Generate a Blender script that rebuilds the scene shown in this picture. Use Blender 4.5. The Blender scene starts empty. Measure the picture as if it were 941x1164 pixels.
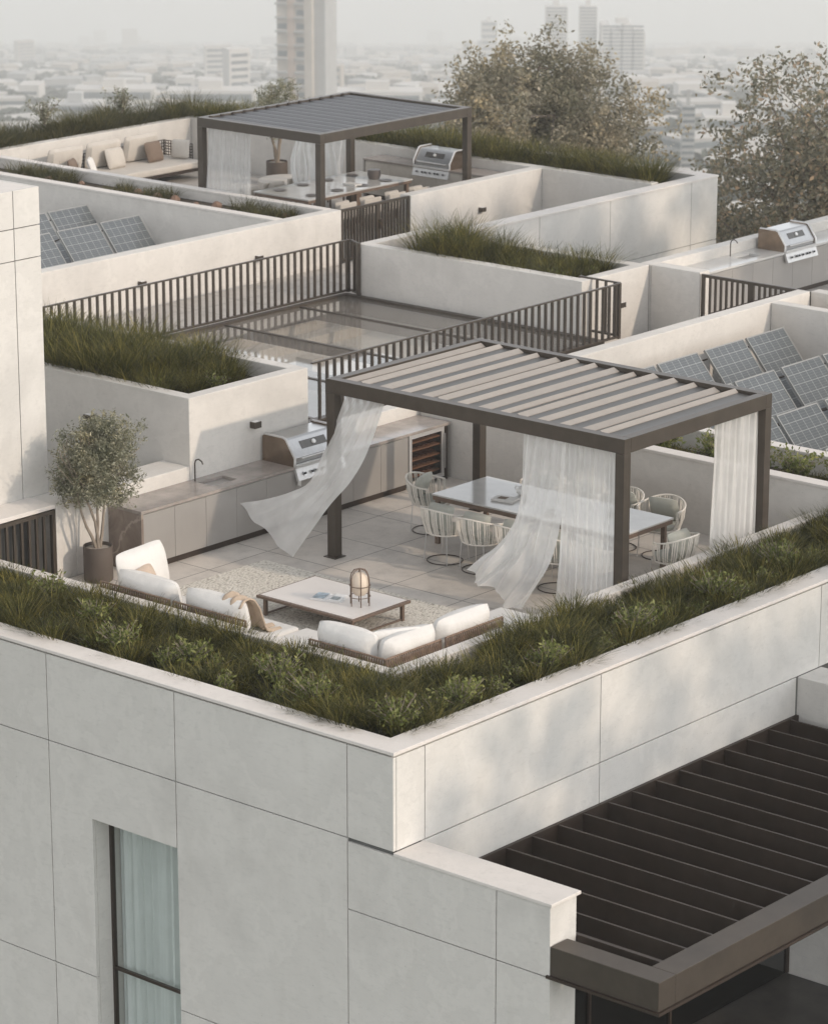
import bpy, math, random
import numpy as np
from mathutils import Vector, Matrix
R = math.radians
random.seed(4); rng = np.random.default_rng(7)
scene = bpy.context.scene
COL = scene.collection
# ------------------------------------------------------------------ camera, light, exposure
cam = bpy.data.cameras.new("camera"); camo = bpy.data.objects.new("camera", cam); COL.objects.link(camo)
camo.location = (29.22, -32.13, 13.10)
camo.rotation_euler = (R(90 - 15.99), 0, R(130.67 - 90))
cam.sensor_fit = 'HORIZONTAL'; cam.sensor_width = 36; cam.lens = 139.2
cam.clip_end = 20000; cam.clip_start = 1
cam.dof.use_dof = True; cam.dof.focus_distance = 42.5; cam.dof.aperture_fstop = 3.6
scene.camera = camo
world = bpy.data.worlds.new("World"); scene.world = world; world.use_nodes = True
wn = world.node_tree.nodes; wl = world.node_tree.links
bg = wn["Background"]; sky = wn.new("ShaderNodeTexSky"); sky.sky_type = 'NISHITA'; sky.sun_disc = False
SUN = Vector((1.0, 0.21, 0.50)).normalized()
sky.sun_elevation = math.asin(SUN.z); sky.sun_rotation = math.atan2(SUN.x, SUN.y)
sky.air_density = 1.0; sky.dust_density = 0.3; sky.ozone_density = 1.0; sky.altitude = 100
hs_ = wn.new("ShaderNodeHueSaturation"); hs_.inputs["Saturation"].default_value = 0.12; wl.new(sky.outputs[0], hs_.inputs["Color"])   # thin overcast greys the blue
wl.new(hs_.outputs[0], bg.inputs[0]); bg.inputs[1].default_value = 0.15
sl = bpy.data.lights.new("sun", 'SUN'); sl.energy = 0.92; sl.angle = R(1.5); sl.color = (1.0, 0.83, 0.66)
so = bpy.data.objects.new("sun", sl); COL.objects.link(so); so.rotation_euler = SUN.to_track_quat('Z', 'Y').to_euler()
vs = scene.view_settings; vs.view_transform = 'Standard'; vs.look = 'None'; vs.exposure = 1.02; vs.gamma = 1.0
scene.cycles.volume_bounces = 6
scene.cycles.transparent_max_bounces = 16

# ------------------------------------------------------------------ materials
def newmat(name):
    m = bpy.data.materials.new(name); m.use_nodes = True
    nt = m.node_tree; return m, nt, nt.nodes["Principled BSDF"], nt.nodes["Material Output"]
def N(nt, t, **kw):
    n = nt.nodes.new(t)
    for k, v in kw.items():
        if k in n.inputs.keys(): n.inputs[k].default_value = v
        else: setattr(n, k, v)
    return n
def setp(p, **kw):
    for k, v in kw.items():
        k = k.replace('_', ' ')
        p.inputs[k].default_value = v
def col4(c): return (c[0], c[1], c[2], 1)
def ramp(nt, fac, stops):
    r = nt.nodes.new("ShaderNodeValToRGB"); e = r.color_ramp.elements
    while len(e) < len(stops): e.new(0.5)
    for i, (p, c) in enumerate(stops): e[i].position = p; e[i].color = col4(c) if len(c) == 3 else c
    nt.links.new(fac, r.inputs[0]); return r
def bump(nt, p, h, strength=0.3, dist=0.01):
    b = N(nt, "ShaderNodeBump", Strength=strength, Distance=dist); nt.links.new(h, b.inputs["Height"]); nt.links.new(b.outputs[0], p.inputs["Normal"]); return b
def noisy(name, c, var=0.12, scale=3.0, rough=0.8, bs=0.25, bscale=60, metal=0.0, coat=0.0, bd=0.004, obj=True, spec=0.5, stretch=(1,1,1)):
    m, nt, p, o = newmat(name)
    tc = N(nt, "ShaderNodeTexCoord"); mp = N(nt, "ShaderNodeMapping"); mp.inputs["Scale"].default_value = stretch
    nt.links.new(tc.outputs["Object"], mp.inputs[0])
    n1 = N(nt, "ShaderNodeTexNoise", Scale=scale, Detail=8.0, Roughness=0.65)
    nt.links.new(mp.outputs[0], n1.inputs["Vector"])
    lo = tuple(x * (1 - var) for x in c); hi = tuple(min(1, x * (1 + var)) for x in c)
    r = ramp(nt, n1.outputs["Fac"], [(0.3, lo), (0.7, hi)])
    nt.links.new(r.outputs[0], p.inputs["Base Color"])
    setp(p, Roughness=rough, Metallic=metal)
    p.inputs["Specular IOR Level"].default_value = spec
    if coat: p.inputs["Coat Weight"].default_value = coat
    if bs:
        n2 = N(nt, "ShaderNodeTexNoise", Scale=bscale, Detail=4.0); nt.links.new(mp.outputs[0], n2.inputs["Vector"])
        bump(nt, p, n2.outputs["Fac"], bs, bd)
    return m
def plaster(name, c, dirty=0.10):
    """pale mineral render: cloudy tone, small pits, faint stains"""
    m, nt, p, o = newmat(name)
    tc = N(nt, "ShaderNodeTexCoord")
    a = N(nt, "ShaderNodeTexNoise", Scale=0.50, Detail=12.0, Roughness=0.66, Distortion=0.12); nt.links.new(tc.outputs["Object"], a.inputs["Vector"])
    mpb = N(nt, "ShaderNodeMapping"); mpb.inputs["Scale"].default_value = (1, 1, 3.2); nt.links.new(tc.outputs["Object"], mpb.inputs[0])
    b = N(nt, "ShaderNodeTexNoise", Scale=8.0, Detail=8.0, Roughness=0.75); nt.links.new(mpb.outputs[0], b.inputs["Vector"])
    ra = ramp(nt, a.outputs["Fac"], [(0.36, tuple(x*(1-dirty) for x in c)), (0.50, c), (0.52, tuple(x*(1-dirty*0.45) for x in c)), (0.75, tuple(min(1, x*(1+dirty*0.5)) for x in c))])
    rb = ramp(nt, b.outputs["Fac"], [(0.30, (0.80, 0.80, 0.79)), (0.48, (1, 1, 1)), (0.8, (1.0, 0.99, 0.97))])
    mx = N(nt, "ShaderNodeMix", data_type='RGBA', blend_type='MULTIPLY'); mx.inputs[0].default_value = 0.55
    nt.links.new(ra.outputs[0], mx.inputs[6]); nt.links.new(rb.outputs[0], mx.inputs[7])
    # rain-washed streaks
    mps = N(nt, "ShaderNodeMapping"); mps.inputs["Scale"].default_value = (1.0, 1.0, 0.10); nt.links.new(tc.outputs["Object"], mps.inputs[0])
    sn = N(nt, "ShaderNodeTexNoise", Scale=6.5, Detail=6.0, Roughness=0.6); nt.links.new(mps.outputs[0], sn.inputs["Vector"])
    sr = ramp(nt, sn.outputs["Fac"], [(0.30, (0.90, 0.89, 0.87)), (0.46, (1, 1, 1))])
    mx0 = N(nt, "ShaderNodeMix", data_type='RGBA', blend_type='MULTIPLY'); mx0.inputs[0].default_value = 0.22; nt.links.new(ra.outputs[0], mx0.inputs[6]); nt.links.new(sr.outputs[0], mx0.inputs[7]); nt.links.new(mx0.outputs[2], mx.inputs[6])
    # pits
    v = N(nt, "ShaderNodeTexVoronoi", Scale=9.0); nt.links.new(tc.outputs["Object"], v.inputs["Vector"])
    n3 = N(nt, "ShaderNodeTexNoise", Scale=3.5, Detail=2.0); nt.links.new(tc.outputs["Object"], n3.inputs["Vector"])
    pr = ramp(nt, v.outputs["Distance"], [(0.03, (0.55, 0.53, 0.5)), (0.075, (1, 1, 1))])
    gate = ramp(nt, n3.outputs["Fac"], [(0.55, (0, 0, 0)), (0.62, (1, 1, 1))])
    mx2 = N(nt, "ShaderNodeMix", data_type='RGBA', blend_type='MULTIPLY')
    nt.links.new(gate.outputs[0], mx2.inputs[0]); nt.links.new(mx.outputs[2], mx2.inputs[6]); nt.links.new(pr.outputs[0], mx2.inputs[7])
    nt.links.new(mx2.outputs[2], p.inputs["Base Color"]); setp(p, Roughness=0.85)
    n4 = N(nt, "ShaderNodeTexNoise", Scale=45.0, Detail=5.0); nt.links.new(tc.outputs["Object"], n4.inputs["Vector"])
    bump(nt, p, n4.outputs["Fac"], 0.22, 0.006)
    return m
M = {}
M['wall'] = plaster('pale_plaster', (0.62, 0.59, 0.55), 0.14)
M['facade'] = plaster('facade_panel', (0.61, 0.588, 0.553), 0.14)
M['coping'] = plaster('coping_stone', (0.66, 0.62, 0.58), 0.08)
M['joint'] = noisy('dark_joint', (0.10, 0.10, 0.095), bs=0)
M['bronze'] = noisy('bronze_paint', (0.072, 0.058, 0.046), 0.15, 4, 0.42, 0.06, 200, metal=0.35)
M['bronze_dark'] = noisy('dark_bronze_paint', (0.040, 0.027, 0.020), 0.2, 3, 0.45, 0.05, 150, metal=0.2)
M['louvre_sunlit_strip'] = noisy('painted_sunlit_louvre', (0.33, 0.30, 0.27), 0.05, 5, 0.5, 0.04, 120, metal=0.1)  # paler colour imitates sunlight on one face of each louvre
M['louvre'] = noisy('louvre_paint', (0.10, 0.098, 0.094), 0.10, 5, 0.42, 0.04, 120, metal=0.25, stretch=(1, .2, 1))
M['louvre_grey'] = noisy('louvre_grey_paint', (0.070, 0.072, 0.078), 0.12, 3, 0.5, 0.04, 120, metal=0.2)
M['steel'] = noisy('brushed_steel', (0.50, 0.50, 0.50), 0.08, 30, 0.28, 0.1, 90, metal=0.95, stretch=(1, .05, 1))
M['steel_pale'] = noisy('satin_steel', (0.62, 0.61, 0.60), 0.06, 20, 0.42, 0.05, 90, metal=0.6)
M['black'] = noisy('black_plastic', (0.02, 0.02, 0.02), 0.2, 10, 0.4, 0)
M['door'] = noisy('cabinet_lacquer', (0.36, 0.34, 0.32), 0.06, 1.2, 0.33, 0.02, 8, metal=0.3)
M['wood'] = noisy('weathered_teak', (0.155, 0.108, 0.080), 0.25, 6, 0.6, 0.15, 60, stretch=(1, 6, 6))
M['soil'] = noisy('dark_soil', (0.05, 0.038, 0.026), 0.4, 9, 0.95, 0.9, 30, bd=0.03)
M['cushion'] = noisy('white_canvas', (0.66, 0.64, 0.61), 0.04, 3, 0.92, 0.35, 7, bd=0.05)
M['seatpad'] = noisy('ivory_canvas', (0.60, 0.58, 0.55), 0.04, 3, 0.92, 0.3, 5, bd=0.04)
M['beige'] = noisy('beige_linen', (0.48, 0.38, 0.30), 0.08, 6, 0.92, 0.25, 220, bd=0.003)
M['greycush'] = noisy('grey_green_linen', (0.40, 0.40, 0.355), 0.08, 8, 0.92, 0.25, 220, bd=0.003)
M['brown'] = noisy('brown_linen', (0.17, 0.125, 0.095), 0.1, 8, 0.92, 0.25, 220, bd=0.003)
M['farcush'] = noisy('sand_linen', (0.50, 0.46, 0.41), 0.06, 5, 0.92, 0.2, 220, bd=0.003)
M['rope'] = noisy('cream_rope', (0.70, 0.66, 0.60), 0.08, 20, 0.85, 0.3, 300, bd=0.002)
M['rope_brown'] = noisy('brown_rope', (0.21, 0.145, 0.105), 0.35, 14, 0.85, 0.6, 120, bd=0.006)
M['pot'] = noisy('taupe_fibre_pot', (0.105, 0.084, 0.070), 0.1, 3, 0.6, 0.1, 60)
M['bark'] = noisy('olive_bark', (0.24, 0.20, 0.16), 0.3, 14, 0.9, 0.6, 40, bd=0.01, stretch=(1, 1, .3))
M['bark_dark'] = noisy('grey_bark', (0.12, 0.10, 0.08), 0.3, 6, 0.9, 0.6, 20, bd=0.02)
M['ceramic'] = noisy('white_ceramic', (0.75, 0.74, 0.72), 0.03, 5, 0.25, 0)
M['paper'] = noisy('lantern_paper', (0.74, 0.62, 0.50), 0.06, 8, 0.7, 0.2, 60)
M['roof'] = noisy('roof_membrane', (0.30, 0.29, 0.275), 0.15, 2, 0.9, 0.2, 30)
M['pebble'] = noisy('grey_gravel', (0.35, 0.31, 0.27), 0.35, 30, 0.9, 0.8, 60, bd=0.02)
M['rock'] = noisy('red_brown_rock', (0.22, 0.14, 0.10), 0.3, 9, 0.9, 0.6, 20, bd=0.02)
def marble():
    m, nt, p, o = newmat('brown_grey_marble')
    tc = N(nt, "ShaderNodeTexCoord")
    n = N(nt, "ShaderNodeTexNoise", Scale=1.6, Detail=9.0, Roughness=0.6, Distortion=1.4); nt.links.new(tc.outputs["Object"], n.inputs["Vector"])
    w = N(nt, "ShaderNodeTexWave", Scale=1.1, Distortion=14.0, Detail=5.0); w.bands_direction = 'DIAGONAL'; nt.links.new(tc.outputs["Object"], w.inputs["Vector"])
    r = ramp(nt, n.outputs["Fac"], [(0.3, (0.13, 0.098, 0.08)), (0.5, (0.19, 0.15, 0.125)), (0.72, (0.27, 0.225, 0.195))])
    r2 = ramp(nt, w.outputs["Fac"], [(0.93, (0, 0, 0)), (1.0, (0.30, 0.30, 0.30))])
    mx = N(nt, "ShaderNodeMix", data_type='RGBA'); nt.links.new(r2.outputs[0], mx.inputs[0]); nt.links.new(r.outputs[0], mx.inputs[6]); mx.inputs[7].default_value = (0.62, 0.55, 0.48, 1)
    nt.links.new(mx.outputs[2], p.inputs["Base Color"]); setp(p, Roughness=0.16); return m
M['marble'] = marble(); M['marble_top'] = noisy('grey_beige_stone', (0.30, 0.265, 0.24), 0.30, 2.2, 0.16, 0)
def pavers(name, c, sx=1.2, sy=1.2, off=0.0):
    m, nt, p, o = newmat(name)
    tc = N(nt, "ShaderNodeTexCoord"); mp = N(nt, "ShaderNodeMapping"); mp.inputs["Location"].default_value = (0.83, 0.35, 0); nt.links.new(tc.outputs["Object"], mp.inputs[0])
    br = N(nt, "ShaderNodeTexBrick", Scale=1.0); br.offset = off; br.inputs["Brick Width"].default_value = sx; br.inputs["Row Height"].default_value = sy
    br.inputs["Mortar Size"].default_value = 0.007; br.inputs["Mortar Smooth"].default_value = 0.1; br.inputs["Bias"].default_value = 0
    br.inputs["Color1"].default_value = col4(tuple(x*0.93 for x in c)); br.inputs["Color2"].default_value = col4(tuple(x*1.05 for x in c)); br.inputs["Mortar"].default_value = (0.12, 0.11, 0.10, 1)
    nt.links.new(mp.outputs[0], br.inputs["Vector"])
    n = N(nt, "ShaderNodeTexNoise", Scale=2.2, Detail=10.0, Roughness=0.7); nt.links.new(tc.outputs["Object"], n.inputs["Vector"])
    r = ramp(nt, n.outputs["Fac"], [(0.3, (0.74, 0.73, 0.72)), (0.5, (0.97, 0.97, 0.96)), (0.7, (1.10, 1.09, 1.07))])
    mx = N(nt, "ShaderNodeMix", data_type='RGBA', blend_type='MULTIPLY'); mx.inputs[0].default_value = 1
    nt.links.new(br.outputs["Color"], mx.inputs[6]); nt.links.new(r.outputs[0], mx.inputs[7]); nt.links.new(mx.outputs[2], p.inputs["Base Color"])
    setp(p, Roughness=0.62); inv = N(nt, "ShaderNodeMath", operation='SUBTRACT'); inv.inputs[0].default_value = 1.0
    nt.links.new(br.outputs["Fac"], inv.inputs[1]); bump(nt, p, inv.outputs[0], 0.5, 0.006); return m
M['pavers'] = pavers('stone_pavers', (0.55, 0.505, 0.46))
M['pavers_far'] = pavers('pale_pavers', (0.44, 0.41, 0.38))
def rugmat():
    m, nt, p, o = newmat('woven_rug')
    tc = N(nt, "ShaderNodeTexCoord"); mp = N(nt, "ShaderNodeMapping"); mp.inputs["Scale"].default_value = (1, 0.45, 1); nt.links.new(tc.outputs["Object"], mp.inputs[0])
    v = N(nt, "ShaderNodeTexVoronoi", Scale=44.0); nt.links.new(mp.outputs[0], v.inputs["Vector"])
    r = ramp(nt, v.outputs["Distance"], [(0.15, (0.72, 0.68, 0.61)), (0.55, (0.64, 0.60, 0.53)), (0.85, (0.38, 0.34, 0.29))])
    nt.links.new(r.outputs[0], p.inputs["Base Color"]); setp(p, Roughness=0.95)
    inv = N(nt, "ShaderNodeMath", operation='SUBTRACT'); inv.inputs[0].default_value = 1.0; nt.links.new(v.outputs["Distance"], inv.inputs[1]); bump(nt, p, inv.outputs[0], 0.8, 0.02); return m
M['rug'] = rugmat()
def solarmat():
    m, nt, p, o = newmat('solar_cells')
    tc = N(nt, "ShaderNodeTexCoord")
    br = N(nt, "ShaderNodeTexBrick", Scale=1.0); br.offset = 0; br.inputs["Brick Width"].default_value = 0.185; br.inputs["Row Height"].default_value = 0.185
    br.inputs["Mortar Size"].default_value = 0.006; br.inputs["Color1"].default_value = (0.060, 0.070, 0.076, 1); br.inputs["Color2"].default_value = (0.072, 0.084, 0.090, 1); br.inputs["Mortar"].default_value = (0.24, 0.25, 0.25, 1)
    nt.links.new(tc.outputs["Object"], br.inputs["Vector"])
    b2 = N(nt, "ShaderNodeTexBrick", Scale=1.0); b2.offset = 0; b2.inputs["Brick Width"].default_value = 4.0; b2.inputs["Row Height"].default_value = 0.046
    b2.inputs["Mortar Size"].default_value = 0.0022; b2.inputs["Color1"].default_value = (0, 0, 0, 1); b2.inputs["Color2"].default_value = (0, 0, 0, 1); b2.inputs["Mortar"].default_value = (0.10, 0.11, 0.12, 1)
    nt.links.new(tc.outputs["Object"], b2.inputs["Vector"])
    ad = N(nt, "ShaderNodeMix", data_type='RGBA', blend_type='ADD'); ad.inputs[0].default_value = 1
    nt.links.new(br.outputs["Color"], ad.inputs[6]); nt.links.new(b2.outputs["Color"], ad.inputs[7]); nt.links.new(ad.outputs[2], p.inputs["Base Color"])
    setp(p, Roughness=0.38); p.inputs["Specular IOR Level"].default_value = 0.9; p.inputs["Coat Weight"].default_value = 0.6; p.inputs["Coat Roughness"].default_value = 0.12; return m
M['solar'] = solarmat()
def leafmat(name, c1, c2, c3=None, rough=0.6, trans=0.35, patch=2.2):
    m, nt, p, o = newmat(name)
    g = N(nt, "ShaderNodeNewGeometry")
    stops = [(0.0, c1), (0.7, c2)] + ([(1.0, c3)] if c3 else [])
    r0 = ramp(nt, g.outputs["Random Per Island"], stops)
    tc = N(nt, "ShaderNodeTexCoord"); nz = N(nt, "ShaderNodeTexNoise", Scale=patch, Detail=3.0); nt.links.new(tc.outputs["Object"], nz.inputs["Vector"])
    rz_ = ramp(nt, nz.outputs["Fac"], [(0.35, (0.62, 0.66, 0.60)), (0.52, (1, 1, 1)), (0.68, (1.35, 1.22, 1.0))])
    r = N(nt, "ShaderNodeMix", data_type='RGBA', blend_type='MULTIPLY'); r.inputs[0].default_value = 1.0
    nt.links.new(r0.outputs[0], r.inputs[6]); nt.links.new(rz_.outputs[0], r.inputs[7])
    nt.links.new(r.outputs[2], p.inputs["Base Color"]); setp(p, Roughness=rough); p.inputs["Specular IOR Level"].default_value = 0.3
    t = N(nt, "ShaderNodeBsdfTranslucent"); nt.links.new(r.outputs[2], t.inputs[0])
    ms = N(nt, "ShaderNodeMixShader"); ms.inputs[0].default_value = trans
    nt.links.new(p.outputs[0], ms.inputs[1]); nt.links.new(t.outputs[0], ms.inputs[2]); nt.links.new(ms.outputs[0], o.inputs[0]); return m
M['grass'] = leafmat('grass_blade', (0.026, 0.029, 0.006), (0.105, 0.102, 0.020), (0.30, 0.26, 0.075), patch=2.8)
M['grass_far'] = leafmat('dry_grass_blade', (0.045, 0.045, 0.018), (0.10, 0.095, 0.035), (0.19, 0.165, 0.07))
M['shrubleaf'] = leafmat('shrub_leaf', (0.09, 0.11, 0.025), (0.20, 0.22, 0.065), (0.38, 0.37, 0.15))
M['olive'] = leafmat('olive_leaf', (0.13, 0.13, 0.08), (0.27, 0.265, 0.19), (0.48, 0.46, 0.36), 0.5, 0.25, 3.0)
M['treeleaf'] = leafmat('dusty_tree_leaf', (0.18, 0.165, 0.12), (0.31, 0.28, 0.205), (0.48, 0.42, 0.33), 0.6, 0.4, 0.6)
M['treeleaf2'] = leafmat('dark_tree_leaf', (0.14, 0.135, 0.10), (0.25, 0.235, 0.175), (0.42, 0.32, 0.24), 0.6, 0.3)
M['cityleaf'] = noisy('city_tree_foliage', (0.045, 0.054, 0.034), 0.4, 0.25, 0.9, 0)
def sheer(name, c, alpha):
    m, nt, p, o = newmat(name)
    tc = N(nt, "ShaderNodeTexCoord")
    setp(p, Roughness=0.9); p.inputs["Base Color"].default_value = col4(c); p.inputs["Specular IOR Level"].default_value = 0.1
    t = N(nt, "ShaderNodeBsdfTranslucent"); t.inputs[0].default_value = col4(c)
    ms = N(nt, "ShaderNodeMixShader"); ms.inputs[0].default_value = 0.58; nt.links.new(p.outputs[0], ms.inputs[1]); nt.links.new(t.outputs[0], ms.inputs[2])
    tr = N(nt, "ShaderNodeBsdfTransparent"); m2 = N(nt, "ShaderNodeMixShader")
    n = N(nt, "ShaderNodeTexNoise", Scale=4.0, Detail=6.0); nt.links.new(tc.outputs["Object"], n.inputs["Vector"])
    r = ramp(nt, n.outputs["Fac"], [(0.3, (alpha-.06,)*3), (0.7, (alpha+.06,)*3)])
    nt.links.new(r.outputs[0], m2.inputs[0]); nt.links.new(tr.outputs[0], m2.inputs[1]); nt.links.new(ms.outputs[0], m2.inputs[2]); nt.links.new(m2.outputs[0], o.inputs[0]); return m
M['sheer'] = sheer('sheer_voile', (0.96, 0.95, 0.93), 0.70)
M['panel_frame'] = noisy('anodised_frame', (0.34, 0.34, 0.33), 0.05, 5, 0.5, 0, metal=.5)
M['sink_in'] = noisy('dark_sink', (0.045, 0.038, 0.032), 0.1, 5, 0.4, 0)
M['sheer_far'] = sheer('far_sheer_voile', (0.80, 0.80, 0.79), 0.55)
M['drape'] = noisy('pale_curtain', (0.66, 0.68, 0.67), 0.05, 3, 0.9, 0.1, 100)
def glass(name, c, transp, rough=0.03):
    m, nt, p, o = newmat(name)
    gl = N(nt, "ShaderNodeBsdfGlossy"); gl.inputs[0].default_value = (0.9, 0.92, 0.93, 1); gl.inputs["Roughness"].default_value = rough
    tr = N(nt, "ShaderNodeBsdfTransparent"); tr.inputs[0].default_value = col4(c)
    fr = N(nt, "ShaderNodeFresnel", IOR=1.5); ad = N(nt, "ShaderNodeMath", operation='ADD'); ad.inputs[1].default_value = transp; nt.links.new(fr.outputs[0], ad.inputs[0])
    ge = N(nt, "ShaderNodeNewGeometry"); fb = N(nt, "ShaderNodeMath", operation='SUBTRACT'); fb.inputs[0].default_value = 1.0; nt.links.new(ge.outputs["Backfacing"], fb.inputs[1])
    mu = N(nt, "ShaderNodeMath", operation='MULTIPLY'); nt.links.new(ad.outputs[0], mu.inputs[0]); nt.links.new(fb.outputs[0], mu.inputs[1])   # only the outer face of a pane mirrors
    ms = N(nt, "ShaderNodeMixShader"); nt.links.new(mu.outputs[0], ms.inputs[0]); nt.links.new(tr.outputs[0], ms.inputs[1]); nt.links.new(gl.outputs[0], ms.inputs[2]); nt.links.new(ms.outputs[0], o.inputs[0]); return m
M['glass'] = glass('window_glass', (0.95, 0.965, 0.96), 0.03)
M['glass_dark'] = glass('dark_glass', (0.25, 0.24, 0.22), 0.08)
M['skyglass'] = glass('skylight_glass', (0.985, 0.98, 0.965), 0.05, 0.03)
_nt = M['skyglass'].node_tree; _o = next(n for n in _nt.nodes if n.type == 'OUTPUT_MATERIAL'); _s = _o.inputs[0].links[0].from_socket   # patchy grey-beige diffuse layer mixed in to brighten the glass
_d = N(_nt, "ShaderNodeBsdfDiffuse"); _d.inputs[0].default_value = (0.50, 0.46, 0.42, 1); _tc = N(_nt, "ShaderNodeTexCoord"); _n = N(_nt, "ShaderNodeTexNoise", Scale=0.8, Detail=6.0); _nt.links.new(_tc.outputs["Object"], _n.inputs["Vector"])
_r = ramp(_nt, _n.outputs["Fac"], [(0.3, (.08,)*3), (0.7, (.18,)*3)]); _m = N(_nt, "ShaderNodeMixShader"); _nt.links.new(_r.outputs[0], _m.inputs[0]); _nt.links.new(_s, _m.inputs[1]); _nt.links.new(_d.outputs[0], _m.inputs[2]); _nt.links.new(_m.outputs[0], _o.inputs[0])
def tablemat():
    m = noisy('pale_stone_top', (0.50, 0.49, 0.47), 0.10, 2.0, 0.14, 0); return m
M['tabletop'] = tablemat()
M['coffee_top'] = noisy('cream_stone_top', (0.66, 0.62, 0.585), 0.04, 2.0, 0.45, 0)

# ------------------------------------------------------------------ mesh helpers
class MB:
    def __init__(s): s.v = []; s.f = []; s.smooth = False
    def add(s, vs_, fs_):
        k = len(s.v); s.v += [tuple(v) for v in vs_]; s.f += [tuple(i + k for i in f) for f in fs_]; return s
    def box(s, x0, x1, y0, y1, z0, z1, m=None):
        vs_ = [(x, y, z) for z in (z0, z1) for y in (y0, y1) for x in (x0, x1)]
        if m is not None: vs_ = [tuple(m @ Vector(v)) for v in vs_]
        return s.add(vs_, [(0, 2, 3, 1), (4, 5, 7, 6), (0, 1, 5, 4), (2, 6, 7, 3), (0, 4, 6, 2), (1, 3, 7, 5)])
    def tube(s, pts, r, n=8, cap=True, closed=False):
        pts = [Vector(p) for p in pts]; L = len(pts)
        rs = r if isinstance(r, (list, tuple)) else [r] * L
        rings = []; up = None
        for i, p in enumerate(pts):
            a = pts[(i - 1) % L] if (i > 0 or closed) else p; b = pts[(i + 1) % L] if (i < L - 1 or closed) else p
            t = (b - a).normalized() if (b - a).length > 1e-9 else Vector((0, 0, 1))
            if up is None: up = t.orthogonal().normalized()
            up = (up - t * up.dot(t)); up = up.normalized() if up.length > 1e-6 else t.orthogonal().normalized()
            w = t.cross(up)
            rings.append([p + (up * math.cos(2*math.pi*j/n) + w * math.sin(2*math.pi*j/n)) * rs[i] for j in range(n)])
        vs_ = [v for rg in rings for v in rg]; fs_ = []
        for i in range(L if closed else L - 1):
            q = (i + 1) % L
            for j in range(n): fs_.append((i*n + j, i*n + (j+1) % n, q*n + (j+1) % n, q*n + j))
        if cap and not closed: fs_.append(tuple(reversed(range(n)))); fs_.append(tuple((L-1)*n + j for j in range(n)))
        return s.add(vs_, fs_)
    def lathe(s, prof, c=(0, 0, 0), n=24):
        vs_ = []; fs_ = []
        for r, z in prof:
            for j in range(n): a = 2*math.pi*j/n; vs_.append((c[0] + r*math.cos(a), c[1] + r*math.sin(a), c[2] + z))
        for i in range(len(prof) - 1):
            for j in range(n): fs_.append((i*n + j, i*n + (j+1) % n, (i+1)*n + (j+1) % n, (i+1)*n + j))
        return s.add(vs_, fs_)
    def extrude(s, poly, d, axis='y', a0=0.0, a1=1.0):
        """poly in the plane across axis; axis y: (x,z); axis x: (y,z); axis z: (x,y)"""
        def P(p, t): return {'y': (p[0], t, p[1]), 'x': (t, p[0], p[1]), 'z': (p[0], p[1], t)}[axis]
        n = len(poly); vs_ = [P(p, a0) for p in poly] + [P(p, a1) for p in poly]
        fs_ = [tuple(range(n)), tuple(reversed(range(n, 2*n)))] + [(i, i + n, (i+1) % n + n, (i+1) % n) for i in range(n)]
        return s.add(vs_, fs_)
    def pillow(s, w, h, t, m, sharp=0.35, n=14, ear=0.06):
        """soft cushion: width along local x, height along local z, thickness along y"""
        vs_ = []; fs_ = []
        for side in (1, -1):
            for i in range(n + 1):
                for j in range(n + 1):
                    u = -1 + 2*i/n; v = -1 + 2*j/n
                    th = (max(0, 1 - abs(u)**2.6) * max(0, 1 - abs(v)**2.6)) ** sharp
                    rc = 1 - 0.10*(u*u*v*v)**2
                    pin = 1 - ear * ((1 - abs(v)**2) * abs(u)**4 + (1 - abs(u)**2) * abs(v)**4)
                    wob = 1 + 0.05*math.sin(5*u + 3*v + w*17) 
                    vs_.append(m @ Vector((u*w/2*rc*(pin if abs(u) > 0.5 else 1), side*t/2*th*wob, v*h/2*rc*(pin if abs(v) > 0.5 else 1))))
        K = (n + 1)**2
        for sd in (0, 1):
            for i in range(n):
                for j in range(n):
                    a = sd*K + i*(n+1) + j; q = (a, a + 1, a + n + 2, a + n + 1)
                    fs_.append(q if sd else tuple(reversed(q)))
        s.smooth = True
        return s.add(vs_, fs_)
    def build(s, name, mat, parent=None, bevel=0.0, smooth=None):
        """vertices are given in world space; a part is stored relative to its thing"""
        me = bpy.data.meshes.new(name); off = OFF[parent.name] if parent is not None else Vector((0, 0, 0))
        me.from_pydata([tuple(Vector(v) - off) for v in s.v], [], s.f); me.validate(); me.materials.append(mat)
        if s.smooth if smooth is None else smooth:
            me.polygons.foreach_set('use_smooth', [True] * len(me.polygons)); me.set_sharp_from_angle(angle=R(42))
        o = bpy.data.objects.new(name, me); COL.objects.link(o); OFF[o.name] = off
        if parent is not None: o.parent = parent
        if bevel:
            b = o.modifiers.new('bevel', 'BEVEL'); b.width = bevel; b.segments = 2; b.limit_method = 'ANGLE'; b.angle_limit = R(40)
        return o
OFF = {}
def tag(o, label=None, cat=None, group=None, kind=None):
    if label: o['label'] = label
    if cat: o['category'] = cat
    if group: o['group'] = group
    if kind: o['kind'] = kind
    return o
def thing(name, label, cat, loc=(0, 0, 0), group=None, local=False):
    o = bpy.data.objects.new(name, None); COL.objects.link(o); o.location = loc; o.empty_display_size = 0.2
    OFF[o.name] = Vector((0, 0, 0)) if local else Vector(loc)
    return tag(o, label, cat, group)
def copy_tree(o, parent=None):
    c = o.copy(); COL.objects.link(c)
    if parent is not None: c.parent = parent
    for ch in o.children: copy_tree(ch, c)
    return c
def place(o, loc, rz, label=None, group=None):
    o.location = loc; o.rotation_euler = (0, 0, rz)
    if label: o['label'] = label
    if group: o['group'] = group
    return o
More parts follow.
